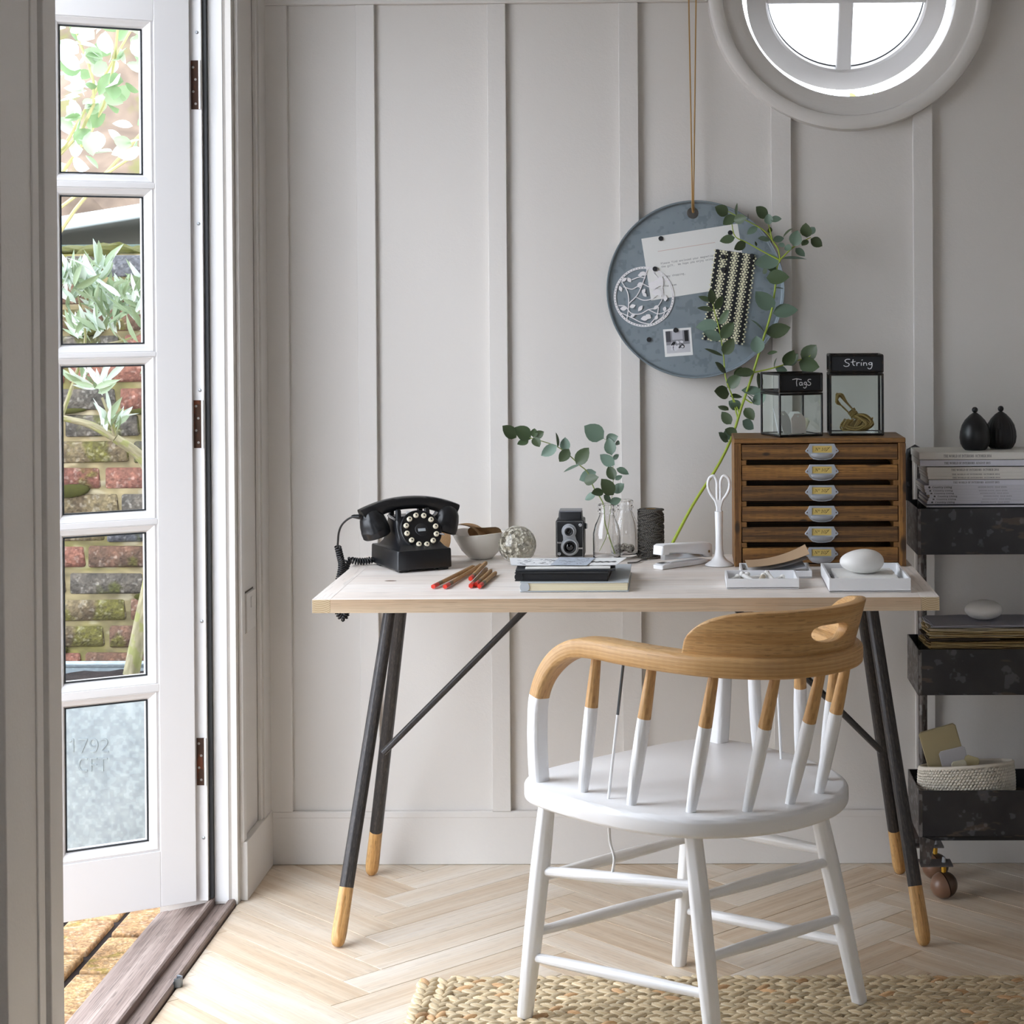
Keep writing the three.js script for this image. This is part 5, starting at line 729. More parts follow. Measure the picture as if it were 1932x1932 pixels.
const chalkString = chalk([[[190, 40], [148, 32, 140, 58], [146, 82, 172, 88], [196, 104, 172, 126], [144, 138, 128, 118]], [[224, 44], [220, 84], [224, 122, 238, 118]], [[204, 76], [246, 68]], [[262, 82], [262, 120]], [[262, 96], [272, 78, 290, 84]], [[308, 84], [308, 118]], [[314, 52], [320, 46]], [[332, 82], [332, 118]], [[332, 98], [344, 76, 360, 88], [364, 104, 364, 118]], [[416, 84], [390, 74, 384, 98], [390, 116, 412, 106], [418, 84], [424, 138, 404, 160], [384, 168, 376, 150]]], 9);
function glassCase(name, label, pos, turn, w, d, h, band, front) {
  const t = thing(name, label, 'glass box', pos, turn), e = 0.0028, hx = w / 2, hz = d / 2, ys = h - band;
  const bar = (a, b) => rod([a, b], e, 6);
  const post = [], ring = (y) => [bar([-hx, y, hz], [hx, y, hz]), bar([-hx, y, -hz], [hx, y, -hz]), bar([-hx, y, -hz], [-hx, y, hz]), bar([hx, y, -hz], [hx, y, hz])];
  for (const sx of [-1, 1]) for (const sz of [-1, 1]) post.push(bar([sx * hx, e, sz * hz], [sx * hx, ys - 0.001, sz * hz]));
  part('frame', join(post, ring(e), ring(ys - 0.003)), M.caseMetal, t);
  const lid = new THREE.Group(); lid.name = 'lid'; t.add(lid);
  const lp = []; for (const sx of [-1, 1]) for (const sz of [-1, 1]) lp.push(bar([sx * hx, ys + 0.003, sz * hz], [sx * hx, h - e, sz * hz]));
  part('lid_frame', join(lp, ring(ys + 0.003), ring(h - e)), M.caseMetal, lid);
  part('chalk_panel', new THREE.BoxGeometry(w - 2 * e, band - 0.008, 0.0015).translate(0, ys + band / 2, hz), std({ map: front, roughness: 0.75 }), lid);
  const pane = (pw, ph, x, y, z, ry, par) => part('pane', new THREE.PlaneGeometry(pw, ph).rotateY(ry).translate(x, y, z), M.caseGlass, par);
  pane(w, ys - 0.006, 0, ys / 2, hz, 0, t); pane(w, ys - 0.006, 0, ys / 2, -hz, 0, t); pane(d, ys - 0.006, -hx, ys / 2, 0, Math.PI / 2, t); pane(d, ys - 0.006, hx, ys / 2, 0, Math.PI / 2, t);
  pane(d, band - 0.006, -hx, ys + band / 2, 0, Math.PI / 2, lid); pane(d, band - 0.006, hx, ys + band / 2, 0, Math.PI / 2, lid); pane(w, band - 0.006, 0, ys + band / 2, -hz, 0, lid);
  part('pane', new THREE.PlaneGeometry(w, d).rotateX(-Math.PI / 2).translate(0, h - 0.003, 0), M.caseGlass, lid);
  part('base', new THREE.BoxGeometry(w - e, 0.002, d - e).translate(0, 0.0032, 0), M.caseGlass, t);
}
const CY = DY + 0.2773;
glassCase('display_case', 'shorter glass and metal box chalked Tags on the drawer chest', [0.2515, CY, 0.2875], 0.36, 0.1, 0.1, 0.139, 0.043, chalkTags);
glassCase('display_case', 'taller glass and metal box chalked String on the drawer chest', [0.3935, CY, 0.262], -0.03, 0.114, 0.098, 0.178, 0.041, chalkString);
{
  const r = mulberry(14), tagShape = (w, h) => { const s = new THREE.Shape([[-w / 2, 0], [w / 2, 0], [w / 2, h * 0.75], [w / 4, h], [-w / 4, h], [-w / 2, h * 0.75]].map((p) => new THREE.Vector2(...p))); const o = new THREE.Path(); o.absarc(0, h * 0.86, 0.0022, 0, 7, true); s.holes.push(o); return ext(s, 0.0008); };
  [['pale pink paper tag standing in front inside the Tags box', 0xe9ddd8, 0.036, 0.043, 0.004, 0.03, -0.12, 0.1], ['white paper tag leaning behind the pink one in the Tags box', 0xf3f3f4, 0.036, 0.05, -0.014, 0.014, -0.35, 0.5], ['white paper tag curled against the side glass of the Tags box', 0xeceef2, 0.034, 0.055, -0.034, 0.004, -0.2, 1.2], ['white paper tag tipped back in the middle of the Tags box', 0xefeeea, 0.036, 0.05, 0.012, -0.004, -0.5, -0.3], ['cream paper tag lying towards the far corner of the Tags box', 0xe6dfc8, 0.034, 0.046, 0.022, -0.014, -0.9, -0.8]].forEach(([label, c, w, h, x, z, tilt, ry]) => {
    const a = 0.36, m = single('paper_tag', label, 'tag', tagShape(w, h), std({ color: c, roughness: 0.8, side: THREE.DoubleSide }), [0.2515 + x * Math.cos(a) + z * Math.sin(a), CY + 0.0062, 0.2875 - x * Math.sin(a) + z * Math.cos(a)], 0, 'paper tags in the box'); m.rotation.set(tilt, ry + a, 0, 'YXZ'); });
  const t = thing('string_hank', 'tied hank of tan jute string inside the String box', 'string', [0.3935, CY + 0.0068, 0.262]); t.scale.set(0.9, 0.95, 0.9);
  const sm = std({ map: rep(tex(64, 64, (u, v) => { const s = 0.5 + 0.5 * Math.sin((u * 8 + v * 2) * 6.283); return mix3(hex(0x8f7440), hex(0xc2a468), s); }), 20, 1), roughness: 0.9 });
  for (let k = 0; k < 15; k++) { const o = (k - 7) * 0.0021, u = (r() - 0.5) * 0.012; part('strand', tube([[0.0, 0.045, o * 0.6], [-0.02, 0.066 + u * 0.3, o], [-0.036 + u, 0.086, o * 1.2], [-0.043 + u * 0.4, 0.089 - Math.abs(o), o * 1.2], [-0.046, 0.08 - Math.abs(o), o], [-0.034, 0.06, o * 0.8], [-0.012, 0.04, o * 0.5]], 0.0016, 5, 30), sm, t); }
  for (let k = 0; k < 6; k++) part('binding', new THREE.TorusGeometry(0.0095, 0.0016, 6, 20).rotateX(Math.PI / 2).rotateZ(0.75 + (r() - 0.5) * 0.3).translate(-0.009 + k * 0.0016, 0.043 - k * 0.0022 + 0.004, 0), sm, t);
  for (let k = 0; k < 30; k++) { const s = (k / 29 - 0.5) * 1.0, z = (r() - 0.5) * 0.052; part('strand', tube([[-0.004, 0.036, z * 0.2], [0.012 + s * 0.03, 0.03 + r() * 0.008, z * 0.7], [0.03 + s * 0.03, 0.016 + r() * 0.01, z], [0.012 + s * 0.04, 0.003 + r() * 0.008, z * 1.1], [-0.014 + s * 0.045, 0.003 + r() * 0.012, z], [-0.002 + s * 0.05, 0.022 + r() * 0.008, z * 0.6]], 0.002, 5, 30), sm, t); }
  for (let k = 0; k < 9; k++) part('strand', tube([[0.0, 0.036, 0], [0.022, 0.032 - k * 0.001, -0.012 + k * 0.003], [0.043, 0.022 + k * 0.0012, -0.013 + k * 0.0032]], 0.0016, 5, 16), sm, t);
}
// white trays
M.trayWhite = std({ color: new THREE.Color().setRGB(0.87, 0.875, 0.89), roughness: 0.4 });
function tray(label, x0, x1, z0, z1, h, th = 0.004) { const t = thing('desk_tray', label, 'tray', [(x0 + x1) / 2, DY, (z0 + z1) / 2], 0, 'white desk trays'), hx = (x1 - x0) / 2, hz = (z1 - z0) / 2; part('bottom', span(-hx, hx, 0, 0.004, -hz, hz, 0.0008), M.trayWhite, t); part('side', span(-hx, hx, 0.001, h, hz - th, hz, 0.0008), M.trayWhite, t); part('side', span(-hx, hx, 0.001, h, -hz, -hz + th, 0.0008), M.trayWhite, t); part('side', span(-hx, -hx + th, 0.001, h, -hz + th, hz - th), M.trayWhite, t); part('side', span(hx - th, hx, 0.001, h, -hz + th, hz - th), M.trayWhite, t); return t; }
tray('small white tray of loose white pegs, nearest the desk edge', 0.0955, 0.2408, 0.567, 0.689, 0.0205);
tray('small white tray holding curled papers in front of the chest', 0.13, 0.2765, 0.425, 0.548, 0.0155);
tray('large white tray with a paper pile and a white stone', 0.2965, 0.457, 0.5175, 0.739, 0.0275);
{
  const r = mulberry(61), pegM = std({ color: 0xeae8e4, roughness: 0.7 }), tanM = std({ color: 0xcfc3ae, roughness: 0.7 });
  const spots = [[0.112, 0.63, 0.9, 'standing at the end by the scissors'], [0.128, 0.615, 0.5, 'leaning next to the first'], [0.14, 0.632, 2.4, 'lying crosswise'], [0.157, 0.61, 0.3, 'long one lying highest'], [0.168, 0.634, 1.2, 'near the middle'], [0.186, 0.62, 2.0, 'beside the middle one'], [0.2, 0.636, 0.7, 'nearest the large tray']];
  spots.forEach(([x, z, a, w], i) => { const t = thing('clay_peg', `small white clay peg in the small white tray, ${w}`, 'peg', [x, DY + 0.0045, z], a, 'white pegs in the tray'), L = i === 3 ? 0.05 : 0.028; part('shaft', rod([[-L / 2, 0.0045, 0], [L / 2, 0.009 + (i % 3) * 0.003, 0]], [0.0042, 0.0052], 8), i % 3 === 1 ? tanM : pegM, t); part('head', new THREE.SphereGeometry(0.0062, 10, 8).translate(L / 2, 0.0095 + (i % 3) * 0.003, 0), pegM, t); });
  const bend = (w, d, fn, th = 0.0007) => { const N = 14, a = [], b = []; for (let i = 0; i <= 6; i++) { const ra = [], rb = []; for (let j = 0; j <= N; j++) { const x = lerp(-w / 2, w / 2, j / N), z = lerp(d / 2, -d / 2, i / 6), y = fn(j / N, i / 6); ra.push(V(x, y + th, z)); rb.push(V(x, y, z)); } a.push(ra); b.push(rb.reverse()); } return join(grid(a), grid(b)); };
  [['brown kraft paper leaf curling up highest from the small rear tray', 0xb79b7c, 0.0245, 0.032], ['white card curled under the brown leaf in the small rear tray', 0xdfe0e2, 0.017, 0.028], ['grey card lying lowest in the small rear tray', 0xb9bcc0, 0.0095, 0.016]].forEach(([label, c, y0, up], i) => single('loose_paper', label, 'paper', bend(0.128 - i * 0.004, 0.08 - i * 0.004, (u, v) => y0 + up * Math.pow(u, 2.2) * (0.7 + 0.3 * v) - 0.004 * (1 - v) * (1 - u)), std({ color: c, roughness: 0.8, side: THREE.DoubleSide }), [0.207 - i * 0.002, DY, 0.487 - i * 0.002], 0.05, 'papers in the rear tray'));
  ['white paper sheet at the bottom of the pile in the large tray', 'grey-edged paper sheet second in the large tray pile', 'white paper sheet third in the large tray pile', 'top paper sheet with torn edge, under the white stone'].forEach((label, i) => { const w = 0.136 - i * 0.005, d = 0.17 - i * 0.004, n = 40, pts = []; for (let k = 0; k < n; k++) { const a = k / n * 4, s = Math.floor(a), f = a - s, jx = (r() - 0.5) * 0.004, jy = (r() - 0.5) * 0.004; pts.push(s === 0 ? [lerp(-w / 2, w / 2, f) , -d / 2 + jy] : s === 1 ? [w / 2 + jx, lerp(-d / 2, d / 2, f)] : s === 2 ? [lerp(w / 2, -w / 2, f), d / 2 + jy] : [-w / 2 + jx, lerp(d / 2, -d / 2, f)]); } single('paper_sheet', label, 'paper', ext(pts, 0.0038).rotateX(-Math.PI / 2), std({ color: [0xe9e9ea, 0xb4b8be, 0xeeeef0, 0xf2f1ee][i], roughness: 0.8 }), [0.378, DY + 0.0045 + i * 0.004, 0.622], (r() - 0.5) * 0.09, 'papers in the large tray'); });
}
M.pebble = std({ color: 0xf0eeea, roughness: 0.35 });
{ const g = new THREE.SphereGeometry(1, 40, 28).scale(0.0455, 0.0245, 0.036), p = g.attributes.position; for (let i = 0; i < p.count; i++) { const x = p.getX(i); p.setY(i, p.getY(i) * (1 + 0.1 * Math.sin(x * 30))); } g.computeVertexNormals(); single('white_stone', 'smooth white stone paperweight in the large white tray', 'stone', g, M.pebble, [0.3722, DY + 0.0205 + 0.0243, 0.62], 0.2); }
// pencils
{
  const woodM = std({ map: rep(woodTex(hex(0xd0a878), hex(0xa07a4c), { w: 256, h: 64, streak: 0.8, pores: 0.3, rings: 2 }), 6, 20), roughness: 0.6 }), redM = std({ color: 0xd2301c, roughness: 0.45 }), goldM = std({ color: 0x6b5528, roughness: 0.4, metalness: 0.5 });
  [[-0.4925, 0.0045, 0.67, -0.44, 0.375, 'lying apart, outermost towards the telephone'], [-0.4685, 0.0045, 0.672, -0.4265, 0.352, 'second from the telephone'], [-0.4225, 0.0125, 0.622, -0.414, 0.372, 'lying on top of the bunch'], [-0.4175, 0.0045, 0.664, -0.4095, 0.408, 'at the front of the bunch under the top one'], [-0.409, 0.0045, 0.645, -0.397, 0.436, 'in the middle of the bunch'], [-0.3995, 0.0045, 0.67, -0.3835, 0.468, 'shortest, outermost towards the notebooks']].forEach(([x0, y, z0, x1, z1, w], i) => {
    const t = thing('pencil', `red-tipped wooden pencil, ${w}`, 'pencil', [x0, DY + y - 0.0045, z0], Math.atan2(x1 - x0, z1 - z0), 'wooden pencils'), L = Math.hypot(x1 - x0, z1 - z0), R = 0.0048, seg = 6;
    const cyl = (a, b, r0, r1) => { const g = new THREE.CylinderGeometry(r1, r0, b - a, seg).rotateX(Math.PI / 2).translate(0, R + 0.0001, (a + b) / 2); return uvBox(g, 'z', 1, i * 0.2); };
    part('red_end', cyl(0, 0.03, R, R), redM, t); part('band', cyl(0.03, 0.055, R * 0.97, R * 0.97), goldM, t); part('barrel', cyl(0.055, L - 0.02, R * 0.97, R * 0.97), woodM, t); part('point', cyl(L - 0.02, L, R * 0.97, 0.0008), woodM, t);
  });
}
// notebooks and prints
{
  const block = (name, label, x0, x1, z0, z1, y0, y1, cover, pages, turn = 0, spine = -1) => { const t = thing(name, label, 'notebook', [(x0 + x1) / 2, DY + y0, (z0 + z1) / 2], turn, 'notebooks on the desk'), hx = (x1 - x0) / 2, hz = (z1 - z0) / 2, h = y1 - y0, c = 0.0022; part('page_block', uvBox(span(-hx + 0.004, hx - 0.002, c, h - c, -hz + 0.002, hz - 0.002, 0.0006), 'x'), pages, t); part('cover', join(span(-hx, hx, 0, c, -hz, hz, 0.0008), span(-hx, hx, h - c, h, -hz, hz, 0.0008), rod([[-hx + h / 2 - 0.0005, h / 2, -hz], [-hx + h / 2 - 0.0005, h / 2, hz]], h / 2, 14)), cover, t); return t; };
  const pg = std({ map: rep(tex(64, 256, (u, v) => mix3(hex(0xf1ead2), hex(0xdfd4b0), vn(L0, u * 4, v * 128, 4, 128))), 2, 20), roughness: 0.85 });
  block('notebook', 'thick cream-edged book with grey covers at the bottom of the pile', -0.314, -0.0985, 0.462, 0.716, 0, 0.0195, std({ color: 0xb9bfc4, roughness: 0.6 }), pg, 0.0);
  block('notebook', 'black cloth notebook lying on the cream-edged book', -0.323, -0.137, 0.54, 0.707, 0.0198, 0.037, M.blackSatin, M.blackSatin, -0.03);
  block('notebook', 'thin charcoal notebook, uppermost under the loose prints', -0.327, -0.128, 0.535, 0.69, 0.0373, 0.041, std({ color: 0x3a3c40, roughness: 0.6 }), M.paper, 0.035);
  const sketch = canvasTex(512, 384, (g, w, h) => { g.fillStyle = '#eef0f2'; g.fillRect(0, 0, w, h); const r = mulberry(17); g.strokeStyle = '#4a5058'; for (let i = 0; i < 60; i++) { g.lineWidth = 1 + r() * 2; const x = 60 + r() * 400, y = 60 + r() * 260; g.beginPath(); g.ellipse(x, y, 6 + r() * 26, 4 + r() * 12, r() * 3, 0, 5 + r() * 2); g.stroke(); if (r() < 0.4) { g.fillStyle = `rgba(50,56,64,${0.3 + r() * 0.5})`; g.fill(); } } });
  const blue = canvasTex(256, 256, (g, w, h) => { g.fillStyle = '#b9c2cf'; g.fillRect(0, 0, w, h); const r = mulberry(19); g.strokeStyle = '#3c434d'; for (let i = 0; i < 40; i++) { g.lineWidth = 1 + r() * 3; const x = 30 + r() * 200, y = 30 + r() * 190; g.beginPath(); g.moveTo(x, y); g.bezierCurveTo(x + (r() - 0.5) * 70, y + (r() - 0.5) * 60, x + (r() - 0.5) * 70, y + (r() - 0.5) * 60, x + (r() - 0.5) * 60, y + (r() - 0.5) * 50); g.stroke(); } });
  const card = canvasTex(256, 256, (g, w, h) => { g.fillStyle = '#f4f4f3'; g.fillRect(0, 0, w, h); g.fillStyle = '#16181b'; g.beginPath(); g.moveTo(40, 150); for (let i = 0; i <= 12; i++) g.lineTo(40 + i * 15, 150 - 26 - 10 * Math.sin(i * 1.9)); g.lineTo(226, 140); for (let i = 12; i >= 0; i--) g.lineTo(40 + i * 15, 150 + 12 + 8 * Math.sin(i * 2.3)); g.fill(); });
  const sheet = (label, w, d, map, x, y, z, turn, curl, group) => { const a = [], b = [], N = 12; for (let i = 0; i <= N; i++) { const ra = [], rb = []; for (let j = 0; j <= N; j++) { const px = lerp(-w / 2, w / 2, j / N), pz = lerp(d / 2, -d / 2, i / N), py = curl(j / N, i / N); ra.push(V(px, py + 0.0007, pz)); rb.push(V(px, py, pz)); } a.push(ra); b.push(rb.reverse()); } const top = grid(a), bot = grid(b); const t = thing('print', label, 'print', [x, y, z], turn, 'loose prints on the notebooks'); part('face', top, std({ map, roughness: 0.6 }), t); part('reverse', bot, M.paper, t); };
  single('loose_paper', 'plain white sheets laid straight on the charcoal notebook', 'paper', bx(0.17, 0.003, 0.13, 0, 0.0015, 0, 0.0006), M.paper, [-0.222, DY + 0.0413, 0.622], 0.02);
  sheet('pencil-sketch print overhanging the notebooks towards the telephone', 0.125, 0.11, sketch, -0.279, DY + 0.0446, 0.616, 0.12, (u, v) => 0.003 * (1 - u) ** 2);
  sheet('pale blue print with a dark sketch, in the middle of the loose prints', 0.075, 0.115, blue, -0.214, DY + 0.0462, 0.615, -0.1, () => 0.0);
  sheet('white card printed with a black feather shape beside the blue print', 0.075, 0.11, card, -0.152, DY + 0.0446, 0.612, -0.16, (u, v) => 0.002 * u * u);
}
// ---------------------------------------------------------------- round noticeboard on the wall
{
  const C = [0.0441, 1.3516], R = 0.2078, zb = 0.0165, t = thing('noticeboard', 'round blue-grey metal noticeboard hanging from jute twine on the panelled wall', 'noticeboard', [C[0], C[1], zb]);
  const bm = std({ map: rep(tex(256, 256, (u, v) => { const n = fbm(L0, u, v, 8, 8, 4), s = sstep(0.62, 0.7, fbm(L1, u, v, 30, 30, 2)); return mix3(hex(0x808c94), hex(0x8f9aa1), n).map((x) => x * (1 - 0.08 * s)); }), 3), roughness: 0.45, metalness: 0.3 });
  const face = new THREE.Shape(); face.absarc(0, 0, R - 0.006, 0, Math.PI * 2, false); const hole = new THREE.Path(); hole.absarc(-0.005, 0.1785, 0.0135, 0, Math.PI * 2, true); face.holes.push(hole);
  part('face', uvBox(new THREE.ExtrudeGeometry(face, { depth: 0.0014, bevelEnabled: false, curveSegments: 72 }).translate(0, 0, 0.013), 'x'), bm, t);
  part('rim', creased(lathe([[R - 0.0125, 0.0142], [R - 0.008, 0.0145], [R - 0.0055, 0.017], [R - 0.004, 0.0235], [R - 0.001, 0.0245], [R, 0.023], [R - 0.0015, 0.001], [R - 0.006, 0.0], [R - 0.0125, 0.013], [R - 0.0125, 0.0142]], 96).rotateX(Math.PI / 2), 0.5), bm, t);
  const jute = std({ map: rep(tex(64, 64, (u, v) => mix3(hex(0x9a7440), hex(0xc79e62), 0.5 + 0.5 * Math.sin((u * 10 + v * 2) * 6.283))), 60, 1), roughness: 0.9 });
  const s = thing('hanging_twine', 'jute twine loop hanging the round noticeboard from above', 'twine', [0.04, 1.53, 0.03]);
  part('strand', tube([[-0.001, 0.001, 0.004], [-0.002, 0.01, 0.01], [-0.002, 0.03, 0.0115], [-0.0024, 0.1, 0.008], [-0.0065, 0.45, 0.0], [-0.0085, 0.7, 0.0], [-0.012, 1.075, 0.0]], 0.0016, 6, 60), jute, s);
  part('strand', tube([[0.001, 0.001, -0.004], [0.0015, 0.012, 0.008], [0.001, 0.03, 0.0115], [0.0024, 0.1, 0.008], [0.009, 0.45, 0.0], [0.013, 0.7, 0.0], [0.018, 1.075, 0.0]], 0.0016, 6, 60), jute, s);
  part('ceiling_hook', rod([[-0.014, 1.0905, 0], [-0.014, 1.075, 0], [0.02, 1.075, 0], [0.02, 1.0905, 0]], 0.0018, 6), M.steel, s);
  // what it holds
  const zf = zb + 0.0146, letterTex = canvasTex(1024, 656, (g, w, h) => { g.fillStyle = '#e6e6e3'; g.fillRect(0, 0, w, h); g.strokeStyle = '#c9a49a'; g.lineWidth = 4; g.beginPath(); g.moveTo(150, 158); g.lineTo(760, 158); g.stroke(); g.fillStyle = '#6a6a6c'; g.font = '27px monospace'; g.fillText('Please find enclosed your magnetique in', 160, 300); g.fillText('the gift.  We hope you enjoy using it.', 160, 334); g.fillText('Happy shopping,', 160, 440); g.fillText('The Team', 160, 540); });
  const flat = (name, label, cat, w, h, th, map, x, y, z, ang, group) => { const m = single(name, label, cat, new THREE.BoxGeometry(w, h, th), [M.paper, M.paper, M.paper, M.paper, std({ map, roughness: 0.75 }), M.paper], [x, y, z + th / 2]); m.rotation.z = ang; if (group) m.userData.group = group; return m; };
  flat('letter', 'typed white letter pinned at a tilt on the round noticeboard', 'letter', 0.2275, 0.146, 0.0006, letterTex, 0.042, 1.4155, zf, 0.15);
  const snap = canvasTex(256, 256, (g, w, h) => { g.fillStyle = '#efefee'; g.fillRect(0, 0, w, h); const gr = (c, x, y, a, b) => { g.fillStyle = c; g.fillRect(x, y, a, b); }; gr('#8d8d93', 20, 20, 216, 206); gr('#4c4c52', 20, 20, 44, 100); gr('#b9b9c0', 78, 20, 96, 84); gr('#1c1c20', 190, 24, 36, 100); gr('#c9c9ce', 20, 150, 216, 76); const r = mulberry(5); for (let i = 0; i < 26; i++) { g.fillStyle = ['#151518', '#3a3a40', '#d9d9de', '#8a8a90'][Math.floor(r() * 4)]; g.beginPath(); g.ellipse(70 + r() * 110, 110 + r() * 80, 8 + r() * 14, 10 + r() * 16, r(), 0, 7); g.fill(); } });
  flat('snapshot', 'square black-and-white snapshot with a white border on the noticeboard', 'photograph', 0.0655, 0.0645, 0.0006, snap, 0.0028, 1.2285, zf, 0.07);
  // bead-patterned mat
  {
    const w = 0.1, h = 0.2135, m = thing('bead_mat', 'black and cream bead-patterned strip pinned on the noticeboard beside the letter', 'mat', [0.1234, 1.3355, zf + 0.0012]); m.rotation.z = -0.145;
    part('backing', new THREE.BoxGeometry(w - 0.006, h - 0.006, 0.001).translate(0, 0, 0.0008), std({ color: 0x17181a, roughness: 0.8 }), m);
    const items = [], px = w / 15, py = px * 0.866; let row = 0; for (let y = -h / 2; y <= h / 2; y += py, row++) for (let k = 0; k < 15; k++) { const x = -w / 2 + (k + (row % 2 ? 0.5 : 0) + 0.25) * px; const c = k % 4, big = row % 2 === 0; items.push([x, y, c === 1 ? (big ? 'b' : 's') : c === 3 ? (big ? 'c' : 't') : (row % 4 < 2) === (c === 0) ? 'u' : 'w']); }
    const im = new THREE.InstancedMesh(new THREE.CylinderGeometry(1, 1, 1, 6).rotateX(Math.PI / 2), std({ color: 0xffffff, roughness: 0.6 }), items.length), mt = new THREE.Matrix4(), col = new THREE.Color();
    items.forEach(([x, y, k], i) => { const dark = 'bs'.includes(k), r = k === 'b' || k === 'c' ? px * 0.56 : k === 's' || k === 't' ? px * 0.5 : px * 0.36; mt.makeScale(r, r, 0.0018).setPosition(x, y, 0.0014); im.setMatrixAt(i, mt); im.setColorAt(i, dark ? col.setRGB(0.012, 0.013, 0.016) : col.setRGB(0.78, 0.76, 0.55)); });
    im.name = 'bead'; im.userData.kind = 'stuff'; m.add(shade(im));
  }
  // cut-paper lace disc
  {
    const m = thing('lace_disc', 'round white cut-out lace disc with vines and leaves on the noticeboard', 'ornament', [-0.0763, 1.3351, zf + 0.0009]), white = std({ color: 0xeceaec, roughness: 0.7 }), R2 = 0.0705, r = mulberry(27), th = 0.0012;
    const ring = new THREE.Shape(); ring.absarc(0, 0, R2, 0, Math.PI * 2, false); const ih = new THREE.Path(); ih.absarc(0, 0, R2 - 0.0052, 0, Math.PI * 2, true); ring.holes.push(ih);
    for (let k = 0; k < 64; k++) { const a = k / 64 * Math.PI * 2, h2 = new THREE.Path(); h2.absarc(Math.cos(a) * (R2 - 0.0027), Math.sin(a) * (R2 - 0.0027), 0.0011, 0, Math.PI * 2, true); ring.holes.push(h2); }
    part('border', new THREE.ExtrudeGeometry(ring, { depth: th, bevelEnabled: false, curveSegments: 96 }), white, m);
    const ribbon = (pts, w) => { const c = new THREE.CatmullRomCurve3(pts.map(([x, y]) => V(x, y, 0))), q = c.getPoints(pts.length * 7), L = [], Rr = []; q.forEach((p, i) => { const T = c.getTangent(i / (q.length - 1)); L.push([p.x - T.y * w, p.y + T.x * w]); Rr.push([p.x + T.y * w, p.y - T.x * w]); }); return ext([...L, ...Rr.reverse()], th); };
    const leafP = (x, y, a, l, w) => ext([...Array(13)].map((_, i) => { const f = i / 12; return [f * l, w * Math.sin(Math.PI * f)]; }).concat([...Array(11)].map((_, i) => { const f = 1 - (i + 1) / 12; return [f * l, -w * Math.sin(Math.PI * f)]; })), th).rotateZ(a).translate(x, y, 0);
    const k = 0.001, vines = [[[-40, -52], [-36, -20], [-38, 10], [-52, 36]], [[-36, -16], [-16, 4], [-2, 34], [8, 64]], [[-60, -20], [-44, -22], [-30, -38], [-10, -40], [10, -30]], [[10, -30], [30, -24], [44, 0], [40, 30], [22, 58]], [[10, -30], [34, -40], [48, -36], [60, -28]], [[-56, -36], [-30, -48], [-6, -60], [14, -64]], [[14, -64], [30, -44], [34, -24]], [[-20, 0], [0, -8], [20, -4], [34, 8]], [[-2, 30], [18, 22], [36, 34], [52, 40]], [[-28, 40], [-10, 46], [4, 44]], [[-48, 24], [-28, 18], [-14, 24], [-6, 20]], [[26, -60], [44, -46], [50, -30]]];
    let layer = 0; for (const v of vines) part('vine', ribbon(v.map(([x, y]) => [x * k, y * k]), 0.0011).translate(0, 0, 0.00004 * ++layer), white, m);
    for (const [x, y, a, l, w] of [[-52, 36, 0.6, 15, 4], [-30, 34, 2.2, 14, 4.5], [-16, 26, 0.4, 16, 5], [-52, 12, 1.9, 15, 4], [-34, -24, 0.3, 15, 4.5], [-14, -34, 0.9, 18, 4.5], [-56, -28, 0.1, 17, 5], [4, -42, -0.6, 15, 6], [22, -30, 0.7, 16, 4], [40, 0, 1.9, 18, 6], [26, 20, 1.2, 22, 9], [10, 30, -0.3, 24, 9], [20, 6, 0.5, 20, 8], [44, 24, 2.1, 16, 6], [8, 52, 2.9, 18, 5], [-14, 50, 0.2, 14, 4], [46, -34, 1.2, 12, 4], [-8, -52, 0.2, 20, 6], [26, -54, 1.1, 12, 4], [-32, -46, 0.4, 12, 3.5], [6, 0, 2.3, 14, 4], [-4, 8, 1.0, 13, 4], [32, 44, -0.5, 16, 6], [50, 4, -1.6, 15, 5]]) part('cut_leaf', leafP(x * k, y * k, a, l * k, w * k).translate(0, 0, 0.00004 * ++layer), white, m);
  }
  const where = ['holding the letter near its upper corner', 'holding the letter corner under the eucalyptus', 'holding the lace disc onto the letter', 'pinning the bead strip near its top edge', 'pinning the bead strip by its outer corner', 'lower of the two in the bead strip', 'holding the square snapshot', 'alone on bare metal beside the snapshot'];
  [[-0.0358, 1.471], [0.1263, 1.4833], [-0.0499, 1.4], [0.1098, 1.4274], [0.1764, 1.4283], [0.1097, 1.3971], [-0.0026, 1.2566], [-0.0648, 1.2349]].forEach(([x, y], i) => single('magnet', `small round black magnet ${where[i]}`, 'magnet', lathe([[0.0001, 0], [0.0055, 0], [0.0058, 0.0006], [0.0055, 0.003], [0.0046, 0.0034], [0.0001, 0.003]], 18).rotateX(Math.PI / 2), M.blackSatin, [x, y, zf + [0.0007, 0.0007, 0.0023, 0.0037, 0.0037, 0.0037, 0.0007, 0.0002][i]], 0, 'noticeboard magnets'));
}
// socket on the left wall and a small box on the back wall
{
  const t = thing('wall_socket', 'white wall socket on the panelled strip beside the open door', 'socket', [-0.9755, 0.63, 0.185]);
  part('plate', bx(0.008, 0.088, 0.088, 0.004, 0, 0, 0.002), M.trim, t); part('outline', bx(0.0015, 0.094, 0.094, 0.0008, 0, 0, 0.0005), std({ color: 0x6a635b, roughness: 0.9 }), t); part('rocker', bx(0.003, 0.024, 0.014, 0.0085, 0.02, 0.0, 0.001), M.trim, t);
  const b = thing('wall_socket', 'low white socket box on the back wall behind the chair spindles', 'socket', [0.268, 0.455, 0.0165]); part('box', bx(0.036, 0.022, 0.02, 0, 0, 0.01, 0.002), M.trim, b); part('rocker', bx(0.008, 0.012, 0.003, 0.006, 0, 0.021, 0.001), M.trim, b);
}
